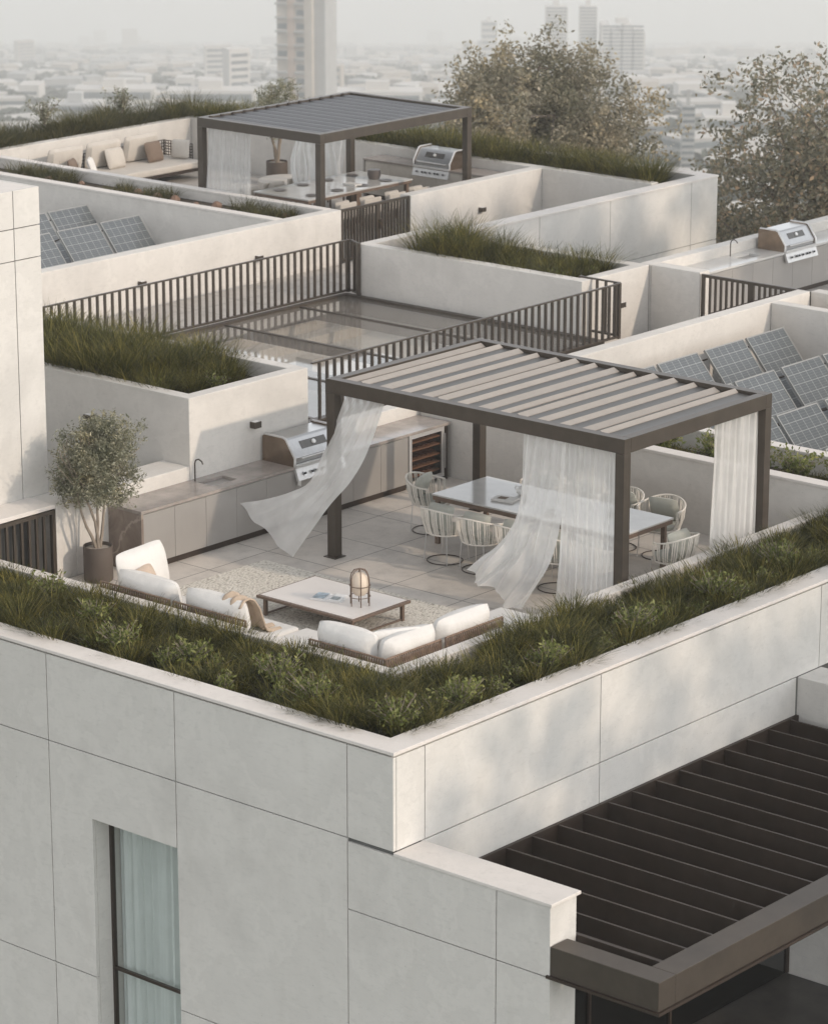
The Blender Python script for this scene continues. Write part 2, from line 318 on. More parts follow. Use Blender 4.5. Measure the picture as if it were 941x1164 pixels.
def np_mesh(name, V, F, mat, parent=None, smooth=False):
    """V (n,3) float, F (m,k) int with k 3 or 4"""
    me = bpy.data.meshes.new(name); V = np.asarray(V, np.float32)
    if parent is not None: V = V - np.array(OFF[parent.name], np.float32)
    F = np.asarray(F, np.int32); k = F.shape[1]
    me.vertices.add(len(V)); me.vertices.foreach_set('co', V.ravel())
    me.loops.add(F.size); me.loops.foreach_set('vertex_index', F.ravel())
    me.polygons.add(len(F)); me.polygons.foreach_set('loop_start', np.arange(0, F.size, k, dtype=np.int32))
    me.polygons.foreach_set('loop_total', np.full(len(F), k, np.int32))
    if smooth: me.polygons.foreach_set('use_smooth', np.ones(len(F), bool))
    me.update(calc_edges=True); me.materials.append(mat)
    o = bpy.data.objects.new(name, me); COL.objects.link(o)
    if parent is not None: o.parent = parent
    OFF[o.name] = OFF[parent.name] if parent is not None else Vector((0, 0, 0))
    return o
def blades(px, py, pz, h, w, lean, az, curl=0.5):
    """grass blades: 3 segments each, quads"""
    n = len(px); seg = 3; V = np.zeros((n, (seg + 1)*2, 3), np.float32)
    dx, dy = np.cos(az), np.sin(az); wx, wy = -dy, dx
    for k in range(seg + 1):
        t = k/seg; out = lean*h*(t**(1 + curl)); zz = h*t*(1 - 0.35*lean*t); ww = w*(1 - t*0.85)/2
        cx, cy, cz = px + dx*out, py + dy*out, pz + zz
        V[:, 2*k] = np.stack([cx - wx*ww, cy - wy*ww, cz], 1); V[:, 2*k+1] = np.stack([cx + wx*ww, cy + wy*ww, cz], 1)
    base = (np.arange(n)*(seg + 1)*2)[:, None, None]
    q = np.array([[2*k, 2*k+1, 2*k+3, 2*k+2] for k in range(seg)])[None]
    return V.reshape(-1, 3), (base + q).reshape(-1, 4)
def leaves(P, size, aspect=0.35, droop=0.0):
    """diamond leaves at points P with random orientation"""
    n = len(P); d = rng.normal(size=(n, 3)); d[:, 2] -= droop; d /= np.linalg.norm(d, axis=1)[:, None]
    e = rng.normal(size=(n, 3)); e -= (e*d).sum(1)[:, None]*d; e /= np.linalg.norm(e, axis=1)[:, None]
    s = (size*(0.6 + 0.8*rng.random(n)))[:, None]
    V = np.stack([P, P + d*s*0.5 + e*s*aspect*0.5, P + d*s, P + d*s*0.5 - e*s*aspect*0.5], 1).reshape(-1, 3)
    F = np.arange(4*n).reshape(n, 4); return V, F
def grass_bed(name, label, cells, ztop, hmean, mat, density=420, width=0.011, clump=0.24, edge=0.0, patchy=0.0):
    """tussock grass filling rectangles (x0,x1,y0,y1)"""
    PX = []; PY = []; H = []; LE = []; AZ = []
    for (x0, x1, y0, y1) in cells:
        area = (x1 - x0)*(y1 - y0); nt_ = max(3, int(area/(clump*clump)*2.4))
        cx = rng.uniform(x0, x1, nt_); cy = rng.uniform(y0, y1, nt_); ch = hmean*rng.uniform(0.68, 1.18, nt_)*(1 + 0.16*np.sin(cx*1.1 + 0.4) + 0.12*np.sin(cy*1.7 + cx))
        if patchy: keep = rng.random(nt_) > patchy; cx, cy, ch = cx[keep], cy[keep], ch[keep]
        nb = int(density*area/len(cx)) if len(cx) else 0
        for a, b, hh in zip(cx, cy, ch):
            r = clump*0.45*np.sqrt(rng.random(nb)); th = rng.uniform(0, 2*np.pi, nb)
            x = np.clip(a + r*np.cos(th), x0 + .02, x1 - .02); y = np.clip(b + r*np.sin(th), y0 + .02, y1 - .02)
            PX.append(x); PY.append(y); H.append(hh*rng.uniform(0.55, 1.1, nb)); LE.append(0.28 + 0.85*r/(clump*0.45)*rng.uniform(0.4, 1, nb)); AZ.append(th + rng.normal(0, 0.5, nb))
    px, py, h, le, az = map(np.concatenate, (PX, PY, H, LE, AZ))
    V, F = blades(px, py, np.full(len(px), ztop), h, width*rng.uniform(0.7, 1.3, len(px)), le, az)
    return tag(np_mesh(name, V, F, mat), label, 'grass', kind='stuff')
def leafy_plant(name, label, x, y, z, r, h, group=None, mat='shrubleaf', size=0.05, nst=26, cat='plant'):
    t = thing(name, label, cat, (x, y, z), group, local=True)
    P = []; st = MB()
    for i in range(nst):
        az = rng.uniform(0, 2*math.pi); ln = h*rng.uniform(0.6, 1.05); sp = r*rng.uniform(0.2, 1.0)
        tip = np.array([math.cos(az)*sp, math.sin(az)*sp, ln]); k = 22
        tt = rng.uniform(0.2, 1, k)[:, None]
        P.append(tt*tip*np.array([1, 1, 1]) * np.concatenate([tt, tt, np.ones_like(tt)], 1)**0.5 + rng.normal(0, 0.03, (k, 3)))
        st.tube([(0, 0, 0), (tip[0]*.35, tip[1]*.35, ln*.55), tuple(tip)], [.006, .005, .003], 4)
    V, F = leaves(np.concatenate(P), size, 0.42); np_mesh('foliage', V, F, M[mat], t)
    st.build('stem', M['bark'], t); return t
# ================================================================== STRUCTURE
FX, FY = 7.19, -6.84       # faces of the main block
def slab(name, x0, x1, y0, y1, z, mat, t=0.25):
    o = MB().box(x0, x1, y0, y1, z - t, z).build(name, mat); return tag(o, kind='structure')
def wall(label, x0, x1, y0, y1, z0, z1, cat='wall', mat='wall', name='parapet_wall', cope=None, group=None):
    """a plastered wall; the body is the thing, its coping a part"""
    if cope is None:
        o = MB().box(x0, x1, y0, y1, z0, z1).build(name, M[mat], bevel=0.012); return tag(o, label, cat, group)
    t = thing(name, label, cat, ((x0+x1)/2, (y0+y1)/2, z0), group)
    MB().box(x0, x1, y0, y1, z0, z1 - 0.045).build('wall_body', M[mat], t, bevel=0.01)
    MB().box(x0 - cope[0], x1 + cope[1], y0 - cope[2], y1 + cope[3], z1 - 0.043, z1).build('coping', M['coping'], t, bevel=0.006); return t

slab('roof_terrace_floor', -2.04, 5.24, -4.64, 4.39, 0.0, M['pavers'])
slab('walkway_floor', -13.66, -11.47, 2.0, 15.58, 0.0, M['pavers_far'])
slab('walkway_floor', -5.02, -2.36, 1.95, 15.18, 0.0, M['pavers_far'])
slab('far_terrace_floor', -24.3, -14.0, 15.55, 22.0, 0.0, M['pavers_far'])
slab('side_terrace_floor', -5.5, 6.0, 15.5, 26.0, 0.0, M['pavers_far'])
slab('gate_passage_floor', -13.7, -11.47, 15.58, 17.7, -0.003, M['pavers_far'])

# ---- main block body + panelled facades (panels stand 12 mm proud of a dark backing, so the joints are real gaps)
bld = thing('apartment_building', 'pale stone clad apartment block whose corner fills the lower half of the picture', 'building', (0, 0, -17))
G = 0.007
body = MB()
body.box(-9, FX - 0.03, FY + 0.03, 1.9, -17, -4.85)
body.box(-9, 2.22, FY + 0.03, -4.86, -4.85, -0.26); body.box(3.84, FX - 0.03, FY + 0.03, -4.86, -4.85, -0.26)
body.box(2.22, 3.84, FY + 0.03, -4.86, -1.32, -0.26); body.box(2.22, 3.84, -5.6, -4.86, -4.85, -1.32)
body.box(-9, 6.4, -4.86, 9, -4.85, -0.26)
body.build('wall_core', M['joint'], bld)
def yface(rects, mat='facade'):
    mb = MB()
    for x0, x1, z0, z1 in rects: mb.box(x0 + G, x1 - G, FY, FY + 0.05, z0 + G, z1 - G)
    return mb
ztop = 0.636
cols = [(-9, -3.0), (-3.0, -0.65), (-0.65, 1.54), (1.54, 3.745), (3.745, 6.49)]
rects = [(a, b, -0.5, ztop) for a, b in cols] + [(6.49, FX, -0.5, ztop)]
rects += [(a, b, -3.465, -0.5) for a, b in cols[:3]] + [(a, b, -6.9, -3.465) for a, b in cols[:3]]
rects += [(1.54, 3.745, -1.36, -0.5), (1.54, 2.29, -3.465, -1.36 + 2*G), (1.54, 2.29, -6.9, -3.465), (3.745, 6.49, -3.465, -0.5), (3.745, 6.49, -6.9, -3.465)]
rects += [(6.49, 8.68, -1.375, -0.54), (8.68, 9.44, -1.375, -0.54), (6.49, 8.68, -6.9, -1.375), (8.68, 9.44, -6.9, -1.375)]
yface(rects).build('facade_panel', M['facade'], bld, bevel=0.003)
mb = MB()
for y0, y1, z0, z1 in [(FY, -6.3, -0.5, ztop), (-6.3, -3.04, -0.5, ztop), (-3.04, 1.70, -0.5, ztop), (1.70, 6.4, -0.5, ztop), (6.4, 12, -0.5, ztop), (-6.34, -3.04, -1.5, -0.5), (-3.04, 1.18, -1.5, -0.5)]:
    mb.box(FX - 0.05, FX, (y0 + G if y0 > FY else FY + 0.052), y1 - G, z0 + G, z1 - G)
mb.build('side_panel', M['facade'], bld, bevel=0.003)
# coping of the outer parapet
mb = MB(); c = [(-9, FY - 0.02), (FX + 0.02, FY - 0.02), (FX + 0.02, 12), (FX - 0.34, 12), (FX - 0.34, FY + 0.34), (-9, FY + 0.34)]
mb.extrude(c, 1, 'z', 0.657, 0.70); mb.build('coping', M['coping'], bld, bevel=0.006)
mb = MB(); mb.box(-9, FX - 0.053, FY + 0.053, FY + 0.32, -0.26, 0.655); mb.box(FX - 0.32, FX - 0.053, FY + 0.322, 12, -0.26, 0.655); mb.build('parapet_core', M['wall'], bld)
# low wing wall that carries the lower pergola
mb = MB(); mb.box(FX + 0.002, 9.42, FY + 0.052, -6.36, -6.9, -0.543); mb.build('wing_wall', M['facade'], bld, bevel=0.006)
MB().box(FX + 0.004, 9.46, FY - 0.015, -6.33, -0.54, -0.50).build('wing_coping', M['coping'], bld, bevel=0.006)
mb = MB(); mb.box(FX + 0.002, 14, 1.2, 1.75, -6.9, -0.50); mb.build('wing_wall', M['facade'], bld, bevel=0.01)
# window with curtain
win = MB(); x0, x1, zt, zb, yb = 2.29, 3.745, -1.36, -4.84, FY + 0.32
win.box(x0 - 0.05, x0, FY + 0.052, FY + 0.7, zb, zt); win.box(x1, x1 + 0.05, FY + 0.052, FY + 0.7, zb, zt); win.box(x0, x1, FY + 0.052, FY + 0.7, zt, zt + 0.04)
win.build('window_reveal', M['facade'], bld)
fr = MB(); yb = FY + 0.30
fr.box(x0, x0 + 0.035, yb - 0.03, yb + 0.03, zb, zt); fr.box(x1 - 0.035, x1, yb - 0.03, yb + 0.03, zb, zt); fr.box(x0 + .036, x1 - .036, yb - 0.03, yb + 0.03, zt - 0.035, zt); fr.box(x0 + .036, x1 - .036, yb - 0.02, yb + 0.02, -3.44, -3.40)
w_ = fr.build('window', M['bronze_dark'], bld)
MB().box(x0 + .036, x1 - .036, yb - 0.006, yb + 0.006, zb, zt - 0.036).build('pane', M['glass'], w_)
def wavy(xa, xb, y, z0, z1, amp, waves, n=90, axis='x', ph=0.0):
    mb = MB(); vs_ = []; fs_ = []
    for i in range(n + 1):
        t = i/n; x = xa + (xb - xa)*t; a = amp*(math.sin(2*math.pi*waves*t + ph) + 0.35*math.sin(2*math.pi*waves*2.3*t + 1))
        for z in (z0, z1): vs_.append((x, y + a, z) if axis == 'x' else (y + a, x, z))
    for i in range(n): fs_.append((2*i, 2*i + 2, 2*i + 3, 2*i + 1))
    mb.add(vs_, fs_); mb.smooth = True; return mb
wavy(x0 + 0.02, x1 - 0.13, yb + 0.13, zb, zt, 0.035, 8).build('window_curtain', M['drape'], w_)
MB().box(x0, x1, yb + 0.6, yb + 0.62, zb, zt).build('room_wall', M['roof'], w_)
# recessed glazing under the lower pergola
gz = MB()
for i, (a, b) in enumerate([(-6.34, -4.9), (-4.9, -3.2), (-3.2, -1.5), (-1.5, 1.19)]): gz.box(7.17, 7.20, a + .02, b - .02, -4.68, -1.52)
for y in (-6.32, -4.9, -3.2, -1.5, 1.16): MB().box(7.15, 7.23, y - .02, y + .02, -4.68, -1.52).build('glazing_mullion', M['bronze_dark'], bld)
gz.build('glazing_pane', M['glass_dark'], bld)
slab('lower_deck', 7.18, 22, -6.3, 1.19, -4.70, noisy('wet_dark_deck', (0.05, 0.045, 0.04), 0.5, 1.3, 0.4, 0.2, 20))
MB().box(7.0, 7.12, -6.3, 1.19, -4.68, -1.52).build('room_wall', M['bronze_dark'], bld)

# ---- inner ledge around the terrace, planter soil
led = thing('planter_wall', 'low white ledge wall wrapping the terrace corner right behind the sofas', 'wall', (0, 0, 0))
mb = MB(); c = [(-9, -4.85), (5.45, -4.85), (5.45, 12), (5.25, 12), (5.25, -4.65), (-9, -4.65)]
mb.extrude(c, 1, 'z', -0.24, 0.70); mb.build('ledge', M['coping'], led, bevel=0.01)
tag(MB().extrude([(-9, FY + 0.31), (FX - 0.31, FY + 0.31), (FX - 0.31, 12), (5.46, 12), (5.46, -4.86), (-9, -4.86)], 1, 'z', -0.25, 0.52).build('planter_soil', M['soil']), kind='structure')

# ---- tower on the left
TX, TY, TZ = -2.6, -2.9, 5.4
tw = thing('stair_tower', 'tall pale panelled stair tower rising at the left edge', 'tower', (TX, TY, 0))
core = MB().box(-6.5, TX - 0.03, -9, TY - 0.03, -0.2, 4.9); core.build('tower_core', M['joint'], tw)
mb = MB(); ys = [-9, -6.9, -5.1, -3.375, TY]; zs = [-0.2, 1.06, 4.44, 4.88, 5.4]
for i in range(4):
    for j in (1, 2, 3):
        mb.box(TX - 0.05, TX, ys[i] + G, ys[i+1] - (G if i < 3 else 0), zs[j] + G, zs[j+1] - (G if j < 3 else 0))
for j in (1, 2, 3): mb.box(-6.5, TX - 0.052, TY - 0.05, TY, zs[j] + G, zs[j+1] - (G if j < 3 else 0))
mb.build('tower_panel', M['facade'], tw, bevel=0.003)
mb = MB(); mb.box(TX - 0.55, TX - 0.052, -9, TY - 0.052, 4.9, 5.398); mb.box(-6.5, TX - 0.552, TY - 0.55, TY - 0.052, 4.9, 5.398); mb.build('tower_parapet', M['coping'], tw)

# ---- kitchen wall plane x=-2.05
wall('low white wall behind the kitchen counter between tower and planter', -2.6, -2.05, -2.9, -0.66, -0.2, 1.1)
wall('white wall end behind the potted olive tree beside the near gate', -2.595, -2.055, -3.28, -2.905, -0.2, 1.095, name='gate_pier')
MB_ = MB().box(-2.598, -2.05, -9, -3.285, 1.04, 1.10); tag(MB_.build('stone_lintel', M['coping'], bevel=0.008), 'flat stone cap over the near slatted gate at the tower foot', 'lintel')
wall('white wall carrying on behind the wine fridge to the table end', -2.30, -2.05, 1.86, 4.62, -0.2, 1.1)
wall('grey shaded low wall behind the dining table and right curtain', -2.04, 9.0, 4.40, 4.62, -0.2, 1.1, cope=(0, 0, .012, .012))
wall('second low wall with white top in front of the right solar panels', -2.04, 9.0, 5.75, 5.97, -0.2, 1.1, cope=(0, 0, .012, .012))
tag(MB().box(-2.04, 9.0, 4.63, 5.74, 0, 0.78).build('planter_soil', M['soil']), kind='structure')
wall('long sunlit wall running from the pergola to the right gate', -2.32, -2.05, 4.64, 15.16, -0.6, 1.1)
wall('shaded wall closing the far end of the right solar bay', -2.04, 9.0, 13.92, 14.15, -0.9, 1.1)
slab('solar_bay_floor', -2.04, 9, 5.98, 13.9, -0.55, M['roof'])

def planter(label, x0, x1, y0, y1, z0, z1, t, soil, name='planter_box'):
    r = thing(name, label, 'planter', ((x0+x1)/2, (y0+y1)/2, z0))
    mb = MB(); mb.box(x0, x1, y0, y0 + t, z0, z1); mb.box(x0, x1, y1 - t, y1, z0, z1); mb.box(x0, x0 + t, y0 + t, y1 - t, z0, z1); mb.box(x1 - t, x1, y0 + t, y1 - t, z0, z1)
    # one hollow body: outline with inner faces
    mb = MB(); o_ = [(x0, y0), (x1, y0), (x1, y1), (x0, y1)]; i_ = [(x0+t, y0+t), (x1-t, y0+t), (x1-t, y1-t), (x0+t, y1-t)]
    vs_ = [(x, y, z0) for x, y in o_] + [(x, y, z1) for x, y in o_] + [(x, y, z0) for x, y in i_] + [(x, y, z1) for x, y in i_]
    fs_ = []
    for k in range(4):
        q = (k+1) % 4; fs_ += [(k, q, 4+q, 4+k), (4+k, 4+q, 12+q, 12+k), (8+q, 8+k, 12+k, 12+q), (q, k, 8+k, 8+q)]
    mb.add(vs_, fs_); mb.build('planter_walls', M['wall'], r, bevel=0.012)
    MB().box(x0 + t - .01, x1 - t + .01, y0 + t - .01, y1 - t + .01, z0, soil).build('soil', M['soil'], r); return r
planter('tall white planter box behind the kitchen sink and grill', -7.6, -2.05, -0.655, 1.855, -0.2, 2.1, 0.22, 1.86)
planter('long white planter box beyond the skylight in the middle', -11.15, -5.67, 13.16, 15.2, -0.3, 1.1, 0.25, 0.82)

# ---- far block
wall('sunlit wall over the skylight walkway, left of the far gate', -13.98, -13.70, 2.0, 15.56, -0.6, 1.1)
wall('narrow coping wall between left solar bay and the rockery strip', -26.0, -14.0, 13.90, 14.12, -0.6, 1.1, cope=(0, 0, .012, .012))
wall('low wall between the rockery strip and the far terrace sofa', -26.0, -14.0, 15.36, 15.56, -0.2, 1.1, cope=(0, 0, .012, .012))
tag(MB().box(-26, -13.99, 14.13, 15.35, 0, 0.86).build('rockery_soil', M['soil']), kind='structure')
wall('sunlit side wall behind the far terrace sofa', -24.65, -24.40, 15.57, 22.10, -0.2, 1.1)
wall('long white back wall behind the far kitchen counter and far olive tree', -24.65, -10.75, 22.11, 22.36, -0.6, 1.1)
wall('dim white wall with a small lamp right of the far gate', -14.0, -13.70, 17.72, 22.10, -0.9, 1.1)
blk = thing('panelled_block', 'large pale panelled block wall with joints at the far right corner', 'wall', (-10.3, 20, -4))
MB().box(-10.62, -10.33, 15.3, 23.8, -9, 1.05).build('wall_core', M['joint'], blk)
mb = MB(); by = [15.3, 17.75, 20.1, 22.95, 23.9]; bz = [-9, -2.0, -0.30, 1.057]
for i in range(4):
    for j in range(3): mb.box(-10.35, -10.30, by[i] + (G if i else 0), by[i+1] - (G if i < 3 else 0), bz[j] + G, bz[j+1] - (G if j < 2 else 0))
mb.build('facade_panel', M['facade'], blk, bevel=0.003)
mb = MB(); mb.box(-27, -10.352, 23.58, 23.9, -9, 1.057); mb.build('facade_panel', M['facade'], blk)
mb = MB(); mb.extrude([(-27, 23.57), (-10.63, 23.57), (-10.63, 15.3), (-10.28, 15.3), (-10.28, 23.92), (-27, 23.92)], 1, 'z', 1.06, 1.10); mb.build('coping', M['coping'], blk, bevel=0.006)
MB().box(-26.3, -26.0, 13.9, 23.9, -9, 1.10).build('back_parapet', M['wall'], blk, bevel=.01)
tag(MB().box(-26.0, -24.66, 14.13, 23.57, 0, 0.8).build('planter_soil', M['soil']), kind='structure')
tag(MB().box(-24.65, -10.63, 22.37, 23.57, 0, 0.8).build('planter_soil', M['soil']), kind='structure')
slab('light_well_floor', -13.69, -10.63, 15.3, 22.1, -0.9, M['roof'])
slab('solar_bay_floor', -26, -13.99, 2.0, 13.89, -0.55, M['roof'])
tag(MB().box(-26, 2, 2, 22.1, -9, -1.35).build('building_core', M['joint']), 'lower storeys of the rear apartment block beneath the walkways and skylight', 'building')

# ---- right side terrace walls (x=-5.65 plane)
wall('long low wall carrying on from the middle planter behind the right counter', -5.90, -5.65, 15.22, 30.0, -0.3, 1.1)
wall('square white wall block at the left end of the right counter', -5.64, -4.52, 15.22, 15.52, -0.2, 1.1)
wall('short white wall closing the corner where the two right walls meet', -2.05, 9.0, 15.18, 15.44, -0.2, 1.1)
slab('roof_strip', -2.04, 9.0, 14.16, 15.17, 0.55, M['pebble'])

# ---- skylight between the two walkways
sk = thing('skylight', 'large flat skylight with bronze bars in the middle of the roof', 'skylight', (-8.2, 8, 0))
mb = MB()
sx0, sx1, sy0, sy1 = -11.40, -5.10, 1.9, 13.12
mb.box(sx0, sx0 + 0.10, sy0, sy1, -0.25, 0.11); mb.box(sx1 - 0.16, sx1, sy0, sy1, -0.25, 0.10); mb.box(sx0 + .101, sx1 - .161, sy1 - 0.12, sy1, -0.25, 0.11); mb.box(sx0 + .101, sx1 - .161, sy0, sy0 + .1, -0.25, 0.11)
mb.build('kerb_frame', M['bronze'], sk, bevel=.004)
for y in (3.45, 5.52, 7.59, 9.66, 11.73):
    MB().box(sx0 + .101, sx1 - .161, y - 0.035, y + 0.035, -0.12, 0.075).build('glazing_bar', M['bronze'], sk)
MB().box(sx0 + .101, sx1 - .161, sy0 + .101, sy1 - .121, 0.045, 0.06).build('glass', M['skyglass'], sk)
room = thing('atrium', 'pale atrium interior seen below the skylight glass', 'room', (-8.2, 8, -3))
mb = MB(); mb.box(-11.38, -5.08, 1.95, 13.10, -0.50, -0.48); mb.build('atrium_floor', M['cushion'], room)
mb = MB(); mb.box(-11.45, -11.41, 1.9, 13.1, -1.29, -0.26); mb.box(-5.06, -5.02, 1.9, 13.1, -1.29, -0.26); mb.box(-11.4, -5.07, 13.11, 13.15, -1.29, -0.3); mb.build('atrium_wall', M['wall'], room)
mb = MB(); mb.box(-9.1, -8.7, 9.2, 9.5, -0.48, -0.12); mb.build('column', M['wall'], room)
for q_ in ((-11.38, -8.9, 5.9, 6.15, -0.35), (-8.9, -6.6, 11.0, 11.2, -0.45), (-10.6, -10.4, 7.0, 13.0, -0.4), (-7.2, -7.0, 3.0, 10.0, -0.5)): MB().box(*q_[:4], -0.48, q_[4] + .12).build('half_wall', M['wall'], room)

# ---- railings and gates
def railing(label, a, b, z0, z1, posts=(), spacing=0.185, name='railing', group=None, kerb=0.0):
    a = Vector((a[0], a[1], 0)); b = Vector((b[0], b[1], 0)); d = (b - a); L = d.length; d.normalize(); w = Vector((-d.y, d.x, 0))
    r = thing(name, label, 'railing', (a.x, a.y, z0), group)
    def bar(mb, s0, s1, hw, za, zb):
        vs_ = [a + d*s + w*k + Vector((0, 0, z)) for z in (za, zb) for k in (-hw, hw) for s in (s0, s1)]
        mb.add(vs_, [(0, 2, 3, 1), (4, 5, 7, 6), (0, 1, 5, 4), (2, 6, 7, 3), (0, 4, 6, 2), (1, 3, 7, 5)])
    m1 = MB(); bar(m1, 0, L, 0.022, z1 - 0.028, z1); m1.build('top_rail', M['bronze'], r)
    m2 = MB(); bar(m2, 0, L, 0.03, z0, z0 + 0.035); m2.build('bottom_rail', M['bronze'], r)
    m3 = MB(); n = int(L/spacing)
    for i in range(1, n + 1): bar(m3, i*spacing - 0.016, i*spacing + 0.016, 0.026, z0 + 0.036, z1 - 0.029)
    m3.build('baluster_panel', M['bronze'], r)
    for s in posts: m4 = MB(); bar(m4, s - 0.032, s + 0.032, 0.034, z0 - 0.02, z1 + 0.002); m4.build('post', M['bronze'], r)
    return r
railing('long bronze railing in front of the sunlit back wall beyond the skylight', (-11.44, 2.1), (-11.44, 13.26), 0.12, 1.13, (11.13,))
railing('very short railing return between long back railing and middle planter', (-11.40, 13.28), (-11.02, 13.10), 0.12, 1.13, (0.36,), 0.16)
railing('bronze railing along the near edge of the skylight behind the pergola', (-5.0, 5.15), (-5.0, 13.42), 0.12, 1.13, (8.24,))
railing('short bronze railing return at the right corner of the middle planter', (-5.95, 13.46), (-5.03, 13.46), 0.12, 1.13, (0.03,), 0.2)
def gate(label, axis, c, s0, s1, z0, z1, split=None, mat='bronze', spacing=0.12):
    """slatted gate in the plane axis=c between s0 and s1"""
    loc = (c, (s0+s1)/2, z0) if axis == 'x' else ((s0+s1)/2, c, z0)
    r = thing('slatted_gate', label, 'gate', loc)
    def B(mb, a, b, hw, za, zb): return mb.box(c - hw, c + hw, a, b, za, zb) if axis == 'x' else mb.box(a, b, c - hw, c + hw, za, zb)
    leafs = [(s0, s1)] if split is None else [(s0, split), (split, s1)]
    for a, b in leafs:
        m = MB(); B(m, a, b, .028, z1 - .055, z1); B(m, a, b, .028, z0, z0 + .055); B(m, a, a + .06, .028, z0 + .056, z1 - .056); B(m, b - .06, b, .028, z0 + .056, z1 - .056); f = m.build('gate_frame', M[mat], r)
        m = MB(); n = int((b - a - .12)/spacing)
        for i in range(1, n + 1): s = a + .06 + (b - a - .12)*i/(n + 1); B(m, s - .02, s + .02, .018, z0 + .056, z1 - .056)
        m.build('slats', M[mat], r)
    m = MB(); s = (split or s0 + .03) + 0.05
    m.box(c + .03, c + .06, s - .04, s + .04, z0 + .52, z0 + .72) if axis == 'x' else m.box(s - .04, s + .04, c - .06, c - .03, z0 + .52, z0 + .72)
    m.build('lock_plate', M['bronze_dark'], r)
    return r
gate('bronze slatted double gate below the far dining table', 'x', -13.74, 15.58, 17.70, 0.02, 1.1, 16.72, spacing=0.1)
gate('bronze slatted gate at the left edge under the tower', 'x', -2.07, -5.2, -3.30, 0.02, 1.03, spacing=0.14)
gate('bronze slatted double gate below the right kitchen counter', 'y', 15.24, -4.48, -2.08, 0.02, 1.08, -3.38, spacing=0.13)

# ---- lower slatted pergola at the bottom right
lp = thing('lower_pergola', 'dark bronze slatted canopy projecting from the facade at bottom right', 'pergola', (9, -3, -1.4))
mb = MB()
mb.box(9.44, 10.9, FY, FY + 0.30, -1.34, -1.0); mb.box(10.58, 10.9, FY + 0.302, 1.19, -1.34, -1.0)
beam = mb.build('edge_beam', M['bronze'], lp, bevel=0.006)
MB().box(9.40, 10.93, FY - 0.03, FY + 0.31, -1.375, -1.342).build('drip_rail', M['bronze_dark'], lp)
MB().box(10.56, 10.93, FY + 0.312, 1.19, -1.375, -1.342).build('drip_rail', M['bronze_dark'], lp)
MB().box(FX + .003, FX + 0.05, -6.34, 1.19, -1.30, -1.02).build('wall_plate', M['bronze_dark'], lp)
MB().box(FX + .051, 10.57, -6.355, -6.30, -1.30, -1.02).build('wall_plate', M['bronze_dark'], lp)
for k in range(15):
    y = 1.0 - 0.49*k
    if y < -6.2: break
    MB().box(FX + .052, 10.578, y - 0.016, y + 0.016, -1.30, -1.03).build('slat', M['bronze_dark'], lp)
MB().box(10.1, 10.2, FY+.302, 1.19, -1.34, -1.302).build('tie_beam', M['bronze_dark'], lp)

# ================================================================== GROUND, CITY, HAZE
AZ = R(130.67); dv = np.array([math.cos(AZ), math.sin(AZ)]); rv = np.array([math.sin(AZ), -math.cos(AZ)])
C2 = np.array([29.22, -32.13]); HB = 31.0; SL = 0.1315
def gz_(D): return 13.1 - HB - SL*D
def W(D, u): p = C2 + dv*D + rv*u; return float(p[0]), float(p[1]), gz_(D)
mb = MB(); NN = 24
ds = [-500, -100, 100, 400, 900, 1800, 3500, 7600]; us = [-3000, -900, -300, -80, 80, 300, 900, 3000]
vs_ = []
for D in ds:
    for u in us: vs_.append((*W(D, u)[:2], gz_(max(D, -100))))
fs_ = []
for i in range(len(ds)-1):
    for j in range(len(us)-1): a = i*len(us) + j; fs_.append((a, a+1, a+1+len(us), a+len(us)))
mb.add(vs_, fs_); grd = mb.build('ground', noisy('green_hill_ground', (0.10, 0.115, 0.075), 0.35, 0.02, 0.95, 0)); tag(grd, kind='structure')
crng = np.random.default_rng(11)
citymats = [noisy('city_wall_white', (0.55, 0.53, 0.50), 0.05, 0.3, 0.9, 0), noisy('city_wall_cream', (0.43, 0.39, 0.34), 0.08, 0.3, 0.9, 0), noisy('city_wall_grey', (0.36, 0.36, 0.35), 0.08, 0.3, 0.9, 0)]
cwin = noisy('city_window_glass', (0.13, 0.15, 0.16), 0.2, 0.3, 0.3, 0); croof = noisy('city_roof', (0.46, 0.44, 0.41), 0.1, 0.3, 0.9, 0)
spots = []
def try_cells(d0, d1, step, fill):
    D = d0
    while D < d1:
        hw = 0.165*D; u = -hw
        while u < hw:
            if crng.random() < fill: spots.append((D + crng.uniform(-.35, .35)*step, u + crng.uniform(-.3, .3)*step, step))
            u += step
        D += step
try_cells(430, 1500, 21, 0.55)
def house_mb(wx, wy, h, body, roof, x, y, z, rz):
    m = Matrix.Translation((x, y, z)) @ Matrix.Rotation(rz, 4, 'Z')
    body.box(-wx/2, wx/2, -wy/2, wy/2, -6, h, m); roof.box(-wx/2 - .2, wx/2 + .2, -wy/2 - .2, wy/2 + .2, h, h + .35, m)
    return [MB().box(-wx/2 - .05, wx/2 + .05, -wy/2 - .05, wy/2 + .05, 1.1 + f*3.0, 2.4 + f*3.0, m) for f in range(max(1, int(h/3)))]
random.shuffle(spots); spots.sort(key=lambda s: s[0]); near = spots[:290]; far = spots[290:]
base_rz = AZ - R(90)
